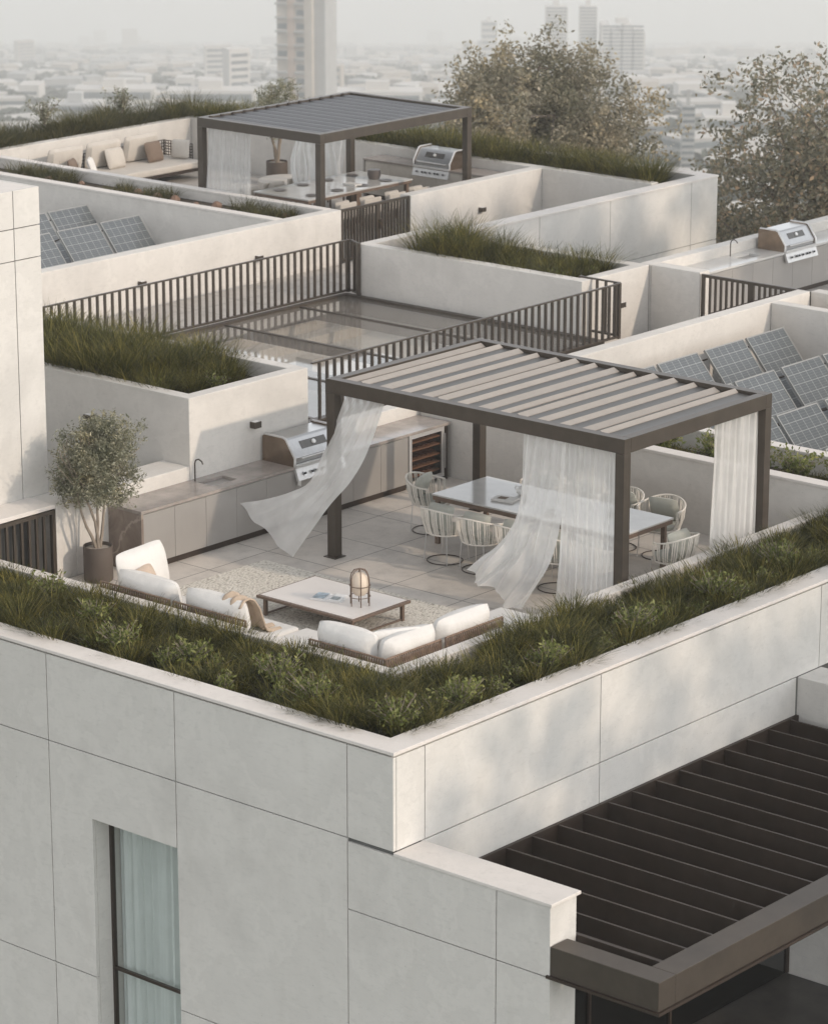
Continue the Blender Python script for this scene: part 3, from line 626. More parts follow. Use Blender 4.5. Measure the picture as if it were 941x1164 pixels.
for (D, u, st) in near:
    x, y, z = W(D, u); wx = random.uniform(6, 15); wy = random.uniform(6, 10); h = random.choice([3, 3.5, 4, 6.2, 6.2, 9]); b, r_ = MB(), MB()
    loc = (x, y, z); hs = thing('city_house', 'hazy pale flat-roofed house among trees in the far city', 'house', loc, 'hazy houses of the far city')
    bands = house_mb(wx, wy, h, b, r_, x, y, z, base_rz + random.choice([0.1, .5, -.4, 1.2]) + random.uniform(-.1, .1))
    b.build('wall', random.choice(citymats), hs); [w.build('window', cwin, hs) for w in bands]; r_.build('roof', croof, hs)
spots = []
try_cells(1500, 3300, 25, 0.55); try_cells(3300, 6800, 48, 0.5)
bs = [MB(), MB(), MB()]; dw = MB(); rf = MB()
for (D, u, st) in far + spots:
    x, y, z = W(D, u); m = Matrix.Translation((x, y, z)) @ Matrix.Rotation(base_rz + random.uniform(-.6, .6), 4, 'Z'); k = 1.0 if D < 3300 else 2
    wx = random.uniform(6, 17)*k; wy = random.uniform(6, 12); h = random.choice([4, 5, 6, 8, 11])*(1 if random.random() < .975 else 2.3)*(1.0 if D < 3300 else 1.5)
    random.choice(bs).box(-wx/2, wx/2, -wy/2, wy/2, -6, h, m)
    if D < 3000:
        for zz in range(int(h//3)): dw.box(-wx/2 + 1, wx/2 - 1, -wy/2 - .05, -wy/2 + .05, 1.0 + 3*zz, 2.3 + 3*zz, m)
t_ = thing('distant_houses', 'countless pale houses fading into haze on the far plain', 'houses', W(2500, 0)); tag(t_, kind='stuff')
for i, b in enumerate(bs): tag(b.build('house_walls', citymats[i], t_), kind='stuff')
tag(dw.build('window_bands', cwin, t_), kind='stuff')
# trees of the city: low lumpy crowns made of leaf-size facets
def crowns(D0, D1, n, rad):
    Ps = []; Fs = []; k = 0
    ico = []; 
    for i in range(n):
        D = math.sqrt(crng.uniform(D0*D0, D1*D1)); u = crng.uniform(-.165, .165)*D; x, y, z = W(D, u); r0 = rad*crng.uniform(.6, 1.5)
        nf = 34; d = crng.normal(size=(nf, 3)); d /= np.linalg.norm(d, axis=1)[:, None]; d[:, 2] = np.abs(d[:, 2])*0.8
        c = np.array([x, y, z + r0*0.45]) + d*r0*crng.uniform(.55, 1.0, (nf, 1)); s = r0*0.42
        a = crng.normal(size=(nf, 3)); a /= np.linalg.norm(a, axis=1)[:, None]; b = np.cross(a, d + 1e-3); b /= np.linalg.norm(b, axis=1)[:, None]
        V = np.stack([c - a*s - b*s*.6, c + a*s - b*s*.6, c + a*s*.7 + b*s, c - a*s*.7 + b*s], 1).reshape(-1, 3); Ps.append(V); Fs.append(np.arange(4*nf).reshape(nf, 4) + k); k += 4*nf
    return np.concatenate(Ps), np.concatenate(Fs)
for D0, D1, n, rad in ((430, 1500, 6500, 3.6), (1500, 3400, 9000, 4.0), (3400, 7000, 2400, 7)):
    V, F = crowns(D0, D1, n, rad); tag(np_mesh('city_trees', V, F, M['cityleaf']), 'green tree cover filling the gaps between the far houses', 'trees', kind='stuff')
def block(label, D, px, wpx, ytop, floors, cat='building', slabs=1, name='tower_block', mat=0, depth=None):
    f = 3638.75; fwd = D; u = (px - 470)/f*D/1.0; wd = wpx/f*D; x, y, z = W(D, u)
    ang = R(15.99) - math.atan((581 - ytop)/f); top = 13.1 - math.tan(ang)*D
    r = thing(name, label, cat, (x, y, z)); m = Matrix.Translation((x, y, z)) @ Matrix.Rotation(base_rz, 4, 'Z'); h = top - z; dp = depth or wd*0.8
    b = MB()
    for s in range(slabs):
        a0 = -wd/2 + wd*s/slabs; a1 = -wd/2 + wd*(s + .78 if slabs > 1 else 1)/slabs; b.box(a0, a1, -dp/2, dp/2, -5, h - (s % 2)*h*.07, m)
        if slabs > 1: b.box(a1, a0 + wd/slabs, -dp/2 + 2, dp/2 - 2, -5, h*.88, m)
    b.box(-wd*.15, wd*.12, -dp*.2, dp*.2, h - .1, h + 3, m); b.build('wall', citymats[mat], r)
    fh = h/floors
    for k in range(floors): MB().box(-wd*.46, wd*.46, -dp/2 - .15, -dp/2 + .02, k*fh + fh*.35, k*fh + fh*.8, m).build('window', cwin, r)
    return r, m, wd, h, dp
block('hazy twin-topped tower block, left one of the pair on the horizon', 1750, 631, 25, 5, 26)
block('hazy narrow tower block, right one of the pair on the horizon', 1750, 667, 20, 5, 26)
block('wide hazy slab block beside the tower pair on the horizon', 1750, 706, 50, 24, 18, slabs=4)
block('tiny faint slab block on the horizon at top left', 2400, 555, 18, 22, 9)
block('mid distance grey tower with balconies between the two big trees', 620, 783, 15, 118, 14, mat=2, name='slim_tower')
# the tall tower cut by the top edge
D = 950; x, y, z = W(D, (348 - 470)/3638.75*D); k = D/3638.75
r = thing('high_rise', 'tall slim high-rise with balconies cut by the top edge, beyond the far pergola', 'building', (x, y, z)); m = Matrix.Translation((x, y, z)) @ Matrix.Rotation(base_rz - 0.25, 4, 'Z')
H = 105
MB().box(-28*k, 5*k, -6, 7, -5, H, m).build('wall', citymats[1], r)
MB().box(5.02*k, 14*k, -7, 8, -5, H, m).build('side_fin', citymats[1], r)
MB().box(14.02*k, 27*k, -4.5, 8, -5, H, m).build('rear_wing', citymats[2], r)
MB().box(-15*k, -7*k, -6.5, -6.02, -5, H, m).build('shaft', noisy('tan_shaft', (0.42, 0.33, 0.27), .05, .3, .9, 0), r)
n = 26
for i in range(n):
    zz = i*H/n
    for a, b in ((-29, -15.1), (-6.9, 4.9)):
        MB().box(a*k, b*k, -7.2, -6.02, zz, zz + .5, m).build('balcony', citymats[2], r)
        if i % 2 == 0 or a > -20: MB().box((a + 2)*k, (b - 1)*k, -6.1, -6.01, zz + .9, zz + 2.5, m).build('window', cwin, r)
for D, px, wpx, ytop, fl in ((1180, 130, 90, 97, 2), (1000, 85, 62, 114, 3), (1080, 430, 100, 100, 2), (1000, 520, 60, 114, 2), (800, 830, 60, 128, 3), (860, 900, 70, 114, 2), (640, 860, 50, 174, 2), (1120, 610, 90, 106, 2), (1150, 240, 100, 99, 2)):
    block('large low white building in the city, %s' % {130: 'left behind the far grass hedge', 85: 'near the left edge above the hedge', 430: 'right of the high-rise', 520: 'just right of the far pergola top', 830: 'between the two big trees', 900: 'above the right big tree', 860: 'behind the right big tree', 610: 'left of the big middle tree', 240: 'left of the high-rise'}[px], D, px, wpx, ytop, fl, name='long_building', depth=12)
# haze: closed box round the camera and everything built
HZ = 0.00044
hm = bpy.data.materials.new('haze_air'); hm.use_nodes = True; nt = hm.node_tree; nt.nodes.clear(); o = nt.nodes.new("ShaderNodeOutputMaterial"); pv = nt.nodes.new("ShaderNodeVolumePrincipled")
pv.inputs["Density"].default_value = HZ; pv.inputs["Color"].default_value = (1.0, 1.0, 0.99, 1); pv.inputs["Anisotropy"].default_value = 0.1
nt.links.new(pv.outputs[0], o.inputs["Volume"])
mb = MB(); cs = [W(-560, -3100), W(7700, -3100), W(7700, 3100), W(-560, 3100)]
vs_ = [(c[0], c[1], gz_(7600) - 3) for c in cs] + [(c[0], c[1], 17.0) for c in cs]
mb.add(vs_, [tuple(reversed(q)) for q in [(0, 3, 2, 1), (4, 5, 6, 7), (0, 1, 5, 4), (1, 2, 6, 5), (2, 3, 7, 6), (3, 0, 4, 7)]])
tag(mb.build('haze', hm), kind='stuff')
# ================================================================== OBJECTS
T_ = Matrix.Translation
def RZ(a): return Matrix.Rotation(a, 4, 'Z')
def RX(a): return Matrix.Rotation(a, 4, 'X')
def RY(a): return Matrix.Rotation(a, 4, 'Y')
# ---- pergolas
def pergola(label, x0, y0, wx, wy, h, louvre_axis, mat_l, pitch, closed=False, hm=0):
    r = thing('pergola', label, 'pergola', (x0, y0, 0)); P = 0.145; B = 0.20
    for (px, py) in ((x0, y0), (x0 + wx - P, y0), (x0, y0 + wy - P), (x0 + wx - P, y0 + wy - P)):
        p = MB().box(px, px + P, py, py + P, 0, h - B - .002).build('post', M['bronze'], r, bevel=0.004)
        MB().box(px - .04, px + P + .04, py - .04, py + P + .04, 0.002, 0.014).build('base_plate', M['bronze'], p)
    MB().box(x0, x0 + wx, y0, y0 + P, h - B, h).build('beam', M['bronze'], r, bevel=0.004)
    MB().box(x0, x0 + wx, y0 + wy - P, y0 + wy, h - B, h).build('beam', M['bronze'], r, bevel=0.004)
    MB().box(x0, x0 + P, y0 + P + .002, y0 + wy - P - .002, h - B, h).build('beam', M['bronze'], r, bevel=0.004)
    MB().box(x0 + wx - P, x0 + wx, y0 + P + .002, y0 + wy - P - .002, h - B, h).build('beam', M['bronze'], r, bevel=0.004)
    if louvre_axis == 'y':
        L0, L1, A, Bq = y0 + P + .01, y0 + wy - P - .01, x0 + P + .02, x0 + wx - P - .02
    else:
        L0, L1, A, Bq = x0 + P + .01, x0 + wx - P - .01, y0 + P + .02, y0 + wy - P - .02
    n = int(round((Bq - A)/pitch)); pt = (Bq - A)/n
    for i in range(n):
        a = A + i*pt; zz = h - 0.10
        if closed:
            prof = [(a + .012, zz + .055), (a + pt*.5, zz + .072), (a + pt - .012, zz + .055), (a + pt - .012, zz + .035), (a + .012, zz + .035)]
        else:
            k = [1.0, .8, 1.25, .7, 1.1][i % 5]; e = a + .082*k; w = a + pt - .022 - .016*(i % 3); tz = zz + .012*((i*7) % 4)
            prof = [(e, tz + .022), (w, tz + .010), (w, tz - .006), (e, tz + .004)]
        lv = MB().extrude(prof, 1, louvre_axis, L0, L1).build('louvre', mat_l, r)
        if not closed: MB().extrude([(a, tz + .075), (e - .002, tz + .030), (e - .002, tz + .012), (a, tz + .058)], 1, louvre_axis, L0, L1).build('louvre_sunlit_strip', M['louvre_sunlit_strip'], lv)  # strip beside the grey blade, its sunlit look painted in
        if closed: MB().box(x0 + P + .002, x0 + P + .03, a + .05, a + .12, h - .03, h + .015).build('louvre_pivot', M['bronze_dark'], r)
    return r
pergola('bronze louvred pergola with open slats over the near dining table', 0.0, 0.0, 5.2, 3.35, 2.6, 'y', M['louvre'], 0.345)
pergola('bronze pergola with closed dark roof on the far terrace', -18.12, 15.93, 3.52, 4.85, 2.5, 'x', M['louvre_grey'], 0.36, True)

# ---- curtains
def cr(pts, t):
    n = len(pts) - 1; f = min(t*n, n - 1e-6); i = int(f); u = f - i; P = [Vector(pts[max(0, min(n, i + k - 1))]) for k in range(4)]
    return 0.5*((2*P[1]) + (P[2] - P[0])*u + (2*P[0] - 5*P[1] + 4*P[2] - P[3])*u*u + (3*P[1] - P[0] - 3*P[2] + P[3])*u**3)
def drape(name, label, left, right, pleats, amp, mat, nu=120, nv=60, billow=0.0, axis=(0, 1, 0), ripple=0.0, flare=1.0):
    vs_ = []; fs_ = []; ax = Vector(axis)
    for j in range(nv + 1):
        v = j/nv; a = cr(left, v); b = cr(right, v)
        for i in range(nu + 1):
            u = i/nu; p = a.lerp(b, u); ph = 2*math.pi*pleats*u
            am = amp*max(0.12, 0.55 + flare*v)*(1 + 0.3*math.sin(3.1*u*pleats*.7))
            off = am*(math.sin(ph + 0.6*math.sin(3*v + 5*u)) + 0.35*math.sin(2.3*ph + 4*v)) - billow*math.sin(math.pi*u)*math.sin(math.pi*min(1, v*1.05))
            off += ripple*(math.sin(6*v + 4*u)*math.sin(8*u + 2*v) + .5*math.sin(15*u - 9*v + 3))*v
            vs_.append(p + ax*off + Vector((0, 0, ripple*.5*math.sin(11*u + 3*v)*v*v)))
    for j in range(nv):
        for i in range(nu): k = j*(nu + 1) + i; fs_.append((k, k + 1, k + nu + 2, k + nu + 1))
    mb = MB().add(vs_, fs_); mb.smooth = True; o = mb.build(name, mat); return tag(o, label, 'curtain')
drape('sheer_curtain', 'white sheer curtain blown far out sideways by the wind at the left pergola post',
      [(0.30, .07, 2.39), (0.13, .03, 1.96), (-.06, -.03, 1.50), (-.24, -.10, 1.08), (-.50, -.20, 0.90), (-.95, -.27, 0.72), (-1.42, -.30, 0.59)],
      [(1.03, .07, 2.41), (0.94, .0, 2.04), (0.75, -.05, 1.58), (0.52, -.12, 1.20), (0.30, -.25, .88), (0.03, -.40, .42), (-.23, -.50, 0.03)], 5, 0.026, M['sheer'], billow=0.16, ripple=0.045, flare=-.42)
drape('sheer_curtain', 'tied-looking white sheer curtain swinging out to the left in mid pergola front',
      [(3.47, .07, 2.39), (3.48, .02, 1.81), (3.48, -.08, 1.34), (3.44, -.20, 1.05), (3.36, -.32, 0.86), (3.22, -.48, 0.71), (3.06, -.58, 0.55)],
      [(4.20, .07, 2.40), (4.22, .02, 1.88), (4.19, .0, 1.45), (4.12, -.05, 1.02), (4.06, -.12, .66), (3.98, -.26, .38), (3.81, -.42, 0.04)], 5, 0.045, M['sheer'], billow=0.14, ripple=0.11, flare=.1)
drape('sheer_curtain', 'straight hanging white sheer curtain beside the front pergola post',
      [(4.12, .08, 2.40), (4.11, .08, 1.6), (4.09, .07, .8), (4.04, .06, .05)],
      [(5.02, .08, 2.40), (5.02, .08, 1.6), (5.02, .08, .8), (5.02, .08, .05)], 11, 0.028, M['sheer'], flare=.3)
drape('sheer_curtain', 'opaque looking white curtain gathered at the right pergola post',
      [(5.10, 2.14, 2.42), (5.10, 2.12, 1.6), (5.10, 2.08, .8), (5.10, 2.05, .05)],
      [(5.10, 3.18, 2.42), (5.10, 3.17, 1.6), (5.10, 3.16, .8), (5.10, 3.15, .05)], 7, 0.045, sheer('dense_voile', (0.82, 0.80, 0.77), 0.88), axis=(1, 0, 0), flare=.3)
drape('sheer_curtain', 'white sheer curtain hanging at the left corner of the far pergola',
      [(-17.86, 16.0, 2.28), (-17.90, 15.99, 1.6), (-17.96, 15.97, .8), (-18.0, 15.95, .05)],
      [(-16.62, 16.0, 2.28), (-16.65, 16.0, 1.6), (-16.66, 16.0, .8), (-16.68, 16.0, .05)], 10, 0.035, M['sheer_far'], flare=.3)
drape('sheer_curtain', 'wind-blown white sheer curtain behind the far dining table',
      [(-18.0, 19.05, 2.28), (-18.0, 18.85, 1.7), (-17.9, 18.7, 1.1), (-17.9, 18.75, .4)],
      [(-18.0, 20.50, 2.28), (-18.0, 20.48, 1.7), (-18.0, 20.42, 1.1), (-18.0, 20.3, .4)], 9, 0.05, M['sheer_far'], axis=(1, 0, 0), billow=.2, ripple=.1)

# ---- kitchen counters (local: runs along +X, front faces -Y, origin front left on the floor)
def counter(label, L, loc, rz, nd, sink=None, depth=0.66, h=0.9, side='marble', top='marble_top', doors='door', end_y=None, fridge_gap=0.0):
    r = thing('kitchen_counter', label, 'counter', loc, local=True)
    Lc = L - fridge_gap
    MB().box(.045, Lc, .03, depth, .10, h - .045).build('carcass', M[doors], r)
    MB().box(.045, Lc, .06, depth, 0.0, .098).build('plinth', M['bronze_dark'], r)
    if sink is None: MB().box(0, L, -.015, depth, h - .043, h).build('countertop', M[top], r, bevel=.003)
    else:
        a, b = sink; y0, y1 = .17, .47; mb = MB()
        xs = [0, a, b, L]; ysx = [-.015, y0, y1, depth]
        o_ = [(xs[i], ysx[j]) for j in range(4) for i in range(4)]
        vs_ = [(x, y, h) for x, y in o_] + [(x, y, h - .043) for x, y in o_]; fs_ = []
        for j in range(3):
            for i in range(3):
                if (i, j) == (1, 1): continue
                k = j*4 + i; fs_ += [(k, k+1, k+5, k+4), (k+16+4, k+16+5, k+16+1, k+16)]
        for k, q in [(0, 1), (1, 2), (2, 3)]: fs_ += [(k+16, q+16, q, k), (12+k, 12+q, 28+q, 28+k)]
        for k in (0, 4, 8): fs_ += [(k, k+4, k+20, k+16), (k+3+16, k+7+16, k+7, k+3)]
        fs_ += [(5, 6, 22, 21), (10, 9, 25, 26), (9, 5, 21, 25), (6, 10, 26, 22)]
        mb.add(vs_, fs_); mb.build('countertop', M[top], r)
        m = MB(); m.box(a, b, y0, y1, h - .20, h - .19); m.box(a - .004, a, y0, y1, h - .19, h - .044); m.box(b, b + .004, y0, y1, h - .19, h - .044); m.box(a, b, y0 - .004, y0, h - .19, h - .044); m.box(a, b, y1, y1 + .004, h - .19, h - .044)
        vs_ = [(a, y0, h-.044), (b, y0, h-.044), (b, y1, h-.044), (a, y1, h-.044), (a, y0, h-.19), (b, y0, h-.19), (b, y1, h-.19), (a, y1, h-.19)]
        MB().add(vs_, [(4, 5, 6, 7), (0, 4, 5, 1), (1, 5, 6, 2), (2, 6, 7, 3), (3, 7, 4, 0)]).build('sink', M['sink_in'], r)
        fx = (a + b)/2 - .22
        f = MB().tube([(fx, .56, h), (fx, .56, h + .26), (fx, .54, h + .31), (fx, .48, h + .335), (fx, .42, h + .31), (fx, .40, h + .27)], .011, 8); f.smooth = True; f.build('faucet', M['bronze'], r)
    MB().box(0, .043, -.012, depth - .002, 0, h - .045).build('side_panel', M[side], r)
    w = (Lc - .05)/nd
    for i in range(nd): MB().box(.048 + i*w + .003, .048 + (i + 1)*w - .003, .004, .028, .105, h - .06).build('cabinet_door', M[doors], r, bevel=.002)
    return place(r, loc, rz)
counter('long marble topped kitchen counter with sink beside the potted olive tree', 6.66, (-1.40, -2.30, 0), R(90), 9, (1.62, 2.12), fridge_gap=0.98, depth=.645)
counter('grey counter with sink and steel tap at the right edge, behind the slatted gate', 9.5, (-4.98, 15.53, 0), R(90), 14, (2.05, 2.60), side='wall', top='tabletop')
counter('pale counter with dark top along the far terrace back wall', 4.28, (-18.3, 21.42, 0), 0, 6, None, side='door', top='marble_top', doors='farcush')
# wine fridge
wf = thing('wine_fridge', 'built-in wine fridge with glass door full of bottles at the counter end', 'wine fridge', (0, 0, 0), local=True)
m = MB(); m.add([(0, .03, .06), (.82, .03, .06), (.82, .6, .06), (0, .6, .06), (0, .03, .85), (.82, .03, .85), (.82, .6, .85), (0, .6, .85)], [(0, 3, 2, 1), (4, 5, 6, 7), (3, 7, 6, 2), (0, 4, 7, 3), (1, 2, 6, 5)]); m.build('cabinet', M['black'], wf)
m = MB()
for (a, b, c, d) in ((0, .06, .06, .85), (.76, .82, .06, .85)): m.box(a, b, 0, .028, c, d)
fr_ = MB().add([(x, y, z) for y in (0, .028) for (x, z) in ((0, .06), (.82, .06), (.82, .85), (0, .85), (.06, .12), (.76, .12), (.76, .79), (.06, .79))],
    [(0, 1, 5, 4), (1, 2, 6, 5), (2, 3, 7, 6), (3, 0, 4, 7), (12, 13, 9, 8), (13, 14, 10, 9), (14, 15, 11, 10), (15, 12, 8, 11), (0, 8, 9, 1), (1, 9, 10, 2), (2, 10, 11, 3), (3, 11, 8, 0), (4, 5, 13, 12), (5, 6, 14, 13), (6, 7, 15, 14), (7, 4, 12, 15)]).build('door_frame', M['steel_pale'], wf)
MB().box(.06, .76, .010, .016, .12, .79).build('door_glass', glass('fridge_glass', (.75, .72, .7), 0.0), wf)
MB().box(.795, .815, -.035, -.015, .2, .75).build('handle', M['steel'], wf)
wsh = noisy('shelf_beech', (0.42, 0.24, 0.15), .1, 8, .6, 0); bot = noisy('wine_bottle_glass', (0.10, 0.035, 0.02), .3, 9, .15, 0)
for k in range(5):
    z = .17 + k*.125 + (.03 if k > 2 else 0); MB().box(.065, .755, .035, .50, z, z + .022).build('shelf', wsh, wf)
    for q in range(6):
        x = .12 + q*.11; m = MB().tube([(x, .05, z + .06), (x, .09, z + .06), (x, .13, z + .06), (x, .36, z + .06)], [.015, .016, .037, .037], 10); m.smooth = True; m.build('bottle', bot, wf)
place(wf, (-1.40, 3.40, 0), R(90))
MB_ = MB().box(-2.04, -1.405, 4.245, 4.30, 0, .855); tag(MB_.build('counter_end_panel', M['bronze_dark']), 'dark end panel closing the counter beside the wine fridge', 'panel')

# ---- grills (local: front -Y, width along X, origin counter top centre)
def grill(label):
    r = thing('gas_grill', label, 'grill', (0, 0, 0), local=True); W2 = .52
    # body sides + hood profile in (y,z): front is -y
    hood = [(-.30, .03), (-.31, .12), (-.14, .36), (-.10, .38), (.26, .38), (.29, .36), (.29, .03)]
    MB().extrude(hood, 1, 'x', -W2 + .02, W2 - .02).build('hood', M['steel'], r, bevel=.006)
    for s in (-1, 1):
        MB().extrude([(y*1.0, z) for y, z in [(-.315, .0), (-.325, .125), (-.15, .375), (-.10, .395), (.27, .395), (.30, .37), (.30, 0)]], 1, 'x', s*W2 - .018, s*W2 + .018).build('side_panel', M['grill_side'], r)
        m = MB().tube([(s*W2, -.322, .0), (s*W2, -.33, .125), (s*W2, -.152, .385), (s*W2, -.10, .402), (s*W2, .27, .402)], .020, 6); m.smooth = True; m.build('edge_trim', M['steel_pale'], r)
    # window strip on the sloping face
    n = Vector((0, -.24, .17)).normalized(); a = Vector((0, -.31, .12)); b = Vector((0, -.14, .36)); d = b - a
    nn = Vector((0, -d.z, d.y)).normalized()
    def pl(mb, x0, x1, t0, t1, h0, h1):
        vs_ = [a + d*t + nn*h + Vector((x, 0, 0)) for h in (h0, h1) for t in (t0, t1) for x in (x0, x1)]
        return mb.add(vs_, [(0, 2, 3, 1), (4, 5, 7, 6), (0, 1, 5, 4), (2, 6, 7, 3), (0, 4, 6, 2), (1, 3, 7, 5)])
    pl(MB(), -.27, .27, .38, .80, .001, .006).build('viewing_window', M['grill_glass'], r)
    c = a + d*.6; m = MB().tube([c + nn*.004, c + nn*.03], .034, 20); m.smooth = True; m.build('thermometer', M['ceramic'], r)
    m = MB().tube([(-.40, -.35, .11), (.40, -.35, .11)], .014, 10); m.smooth = True; m.build('handle', M['steel_pale'], r)
    for s in (-.38, .38): MB().tube([(s, -.30, .11), (s, -.35, .11)], .010, 6).build('handle_bracket', M['steel_pale'], r)
    MB().box(-W2, W2, -.36, -.30, -.02, .028).build('front_lip', M['steel_pale'], r, bevel=.004)
    MB().extrude([(-.34, -.025), (-.41, -.20), (-.36, -.215), (-.29, -.025)], 1, 'x', -W2, W2).build('control_panel', M['steel_pale'], r, bevel=.004)
    pn = Vector((0, -.175, .07)).normalized()
    for x in (-.38, -.22, -.13, 0.0, .14, .23, .38):
        p = Vector((x, -.378, -.115)); m = MB().tube([p, p + pn*.018], .030, 14); m.smooth = True; kb = m.build('knob_ring', M['steel'], r)
        m = MB().tube([p + pn*.018, p + pn*.045], [.020, .017], 12); m.smooth = True; m.build('knob', M['black'], kb)
    return r
M['grill_side'] = noisy('heat_tinted_steel', (0.26, 0.20, 0.155), .3, 3, .22, 0, metal=.9)
M['grill_glass'] = noisy('smoked_glass', (0.10, 0.095, 0.09), .2, 6, .15, 0)
g0 = grill('shiny steel gas grill on the near kitchen counter behind the blown curtain')
place(g0, (-1.71, 1.35, .901), R(90))
place(copy_tree(g0), (-5.28, 19.15, .901), R(90), 'steel gas grill on the right counter at the right edge')
place(copy_tree(g0), (-16.28, 21.75, .901), 0, 'steel gas grill with open view under the far pergola')
for k in range(3):
    pass
tag(MB().box(-1.36, -1.35, .86, .90, .62, .80).box(-1.358, -1.352, .90, .93, .60, .78).build('hanging_cloth', M['cushion']), 'small white cloth hanging from the left grill edge', 'cloth')

# ---- wall lights
def wall_light(label, x, y, z, nx, ny):
    r = thing('wall_light', label, 'wall light', (x, y, z), local=True)
    w, d, h = .07, .11, .095
    if nx: MB().box(0, nx*d, -w, w, -h/2, h/2).build('housing', M['bronze'], r, bevel=.006); MB().box(.012, nx*d - .015, -w + .015, w - .015, h/2 + .001, h/2 + .004).build('lens', M['ceramic'], r)
    else: MB().box(-w, w, 0, ny*d, -h/2, h/2).build('housing', M['bronze'], r, bevel=.006); MB().box(-w + .015, w - .015, ny*d + .015, -.012, h/2 + .001, h/2 + .004).build('lens', M['ceramic'], r)
    return r
wall_light('bronze box lamp on the planter box above the near grill', -2.05, .66, 1.47, 1, 0)
wall_light('box lamp on the shaded planter wall behind the near olive tree', -4.06, -.655, 1.5, 0, -1)
wall_light('left one of two box lamps above the long back railing', -13.70, 9.83, .50, 1, 0)
wall_light('right one of two box lamps above the long back railing', -13.70, 13.07, .50, 1, 0)
wall_light('small box lamp on the dim wall right of the far gate', -13.70, 20.0, .49, 1, 0)
wall_light('box lamp on the sunlit wall right of the short railing corner', -5.67, 14.3, .49, 1, 0)

# ---- dining table near + things on it
tb = thing('dining_table', 'long stone topped dining table with bronze legs under the near pergola', 'table', (2.38, 2.08, 0))
MB().box(.70, 4.06, 1.45, 2.70, .725, .75).build('tabletop', M['tabletop'], tb, bevel=.004)
m = MB(); m.box(.71, 4.05, 1.46, 1.50, .66, .723); MB().box(.712, 4.048, 1.462, 1.50, .66, .723).build('apron', M['wood'], tb); MB().box(.712, 4.048, 2.65, 2.688, .66, .723).build('apron', M['wood'], tb)
MB().box(.712, .75, 1.502, 2.648, .66, .723).build('apron', M['wood'], tb); MB().box(4.01, 4.048, 1.502, 2.648, .66, .723).build('apron', M['wood'], tb)
for x in (.75, 2.35, 3.95):
    for y in (1.505, 2.595): MB().box(x - .035, x + .035, y, y + .05, 0, .722 if True else 0).build('leg', M['wood'], tb)
# rope chair: local front +Y
def rope_chair(label):
    r = thing('rope_chair', label, 'chair', (0, 0, 0), local=True)
    def ring(rx, ry, z, a0, a1, n=28, oy=0.0, lift=0.0):
        return [Vector((rx*math.cos(a), oy + ry*math.sin(a), z + lift*(0.5 - 0.5*math.cos((a - a0)/(a1 - a0)*2*math.pi)))) for a in [a0 + (a1 - a0)*i/n for i in range(n + 1)]]
    A0, A1 = R(180 - 22), R(360 + 22)
    top = ring(.31, .30, .66, A0, A1, 40, .0, .10); low = ring(.255, .25, .40, A0, A1, 40, .03)
    m = MB().tube(top, .012, 6); m.smooth = True; m.build('top_rail', M['rope'], r)
    m = MB().tube(ring(.255, .25, .40, 0, 2*math.pi, 32, .03)[:-1], .011, 6, closed=True); m.smooth = True; m.build('seat_ring', M['rope'], r)
    m = MB()
    for i in [int(round(q*40/29)) for q in range(30)]:
        a = top[i]; b = low[i]; mid = (a + b)/2 + Vector((a.x, a.y, 0)).normalized()*0.018
        m.tube([a, mid, b], .0085, 5, cap=False)
    m.smooth = True; o = m.build('rope_back', M['rope'], r)
    m = MB(); prof = [(0.0, .40), (.20, .40), (.235, .42), (.235, .455), (.20, .47), (0, .475)]; m.lathe(prof, (0, .03, 0), 24); m.smooth = True; m.build('seat_cushion', M['greycush'], r)
    pm = T_((0, -.10, .62)) @ RX(R(-22)); MB().pillow(.44, .36, .14, pm, sharp=.4, n=10).build('back_pillow', M['greycush'], r)
    for (x, y) in ((.2, .2), (-.2, .2), (.17, -.16), (-.17, -.16)):
        m = MB().tube([(x, y, .40), (x*1.12, y*1.12, .012)], .006, 6); m.smooth = True; m.build('leg', M['steel_pale'], r)
    m = MB().tube([Vector((.235*math.cos(t), .01 + .225*math.sin(t), .010)) for t in [2*math.pi*k/28 for k in range(28)]], .007, 6, closed=True); m.smooth = True; m.build('floor_ring', M['bronze_dark'], r)
    return r
grp = 'rope chairs around the near dining table'
ch = rope_chair('rope chair at the left front corner of the near table, nearest the wine fridge'); place(ch, (1.38, .93, 0), 0, group=grp); ch.scale = (1.1, 1.1, 1.08)
for i, (x, y, a, lab, g) in enumerate([
    (2.05, .90, R(4), 'second rope chair from the left along the front of the near table', grp),
    (2.72, .93, R(-3), 'rope chair half hidden by the swinging middle curtain', grp),
    (3.40, .90, R(2), 'rope chair seen in the gap between the two front curtains', grp),
    (4.02, .92, R(-4), 'rope chair veiled by the straight curtain at the front post', grp),
    (4.62, 1.95, R(90), 'cream rope chair at the right end of the near table, seen from behind', grp),
    (.22, 1.95, R(-72), 'rope chair with grey pillow at the left head of the near table', grp),
    (1.45, 3.05, R(180), 'rope chair on the far side of the near table, nearest the back post', grp),
    (2.15, 3.08, R(183), 'rope chair on the far side behind the teapot', grp),
    (2.85, 3.06, R(177), 'rope chair on the far side just left of the front post', grp),
    (3.55, 3.10, R(190), 'rope chair on the far side with pillow, right of the front post', grp)]):
    place(copy_tree(ch), (x, y, 0), a, lab, g)
tp = thing('teapot', 'white teapot standing on the near dining table', 'teapot', (1.72, 2.25, .751), local=True)
m = MB().lathe([(.0, 0), (.05, 0), (.085, .03), (.095, .07), (.075, .11), (.04, .13), (.0, .135)]); m.smooth = True; m.build('pot_body', M['ceramic'], tp)
m = MB().lathe([(0, .165), (.012, .16), (.012, .14), (.03, .134)], n=12); m.smooth = True; m.build('lid', M['ceramic'], tp)
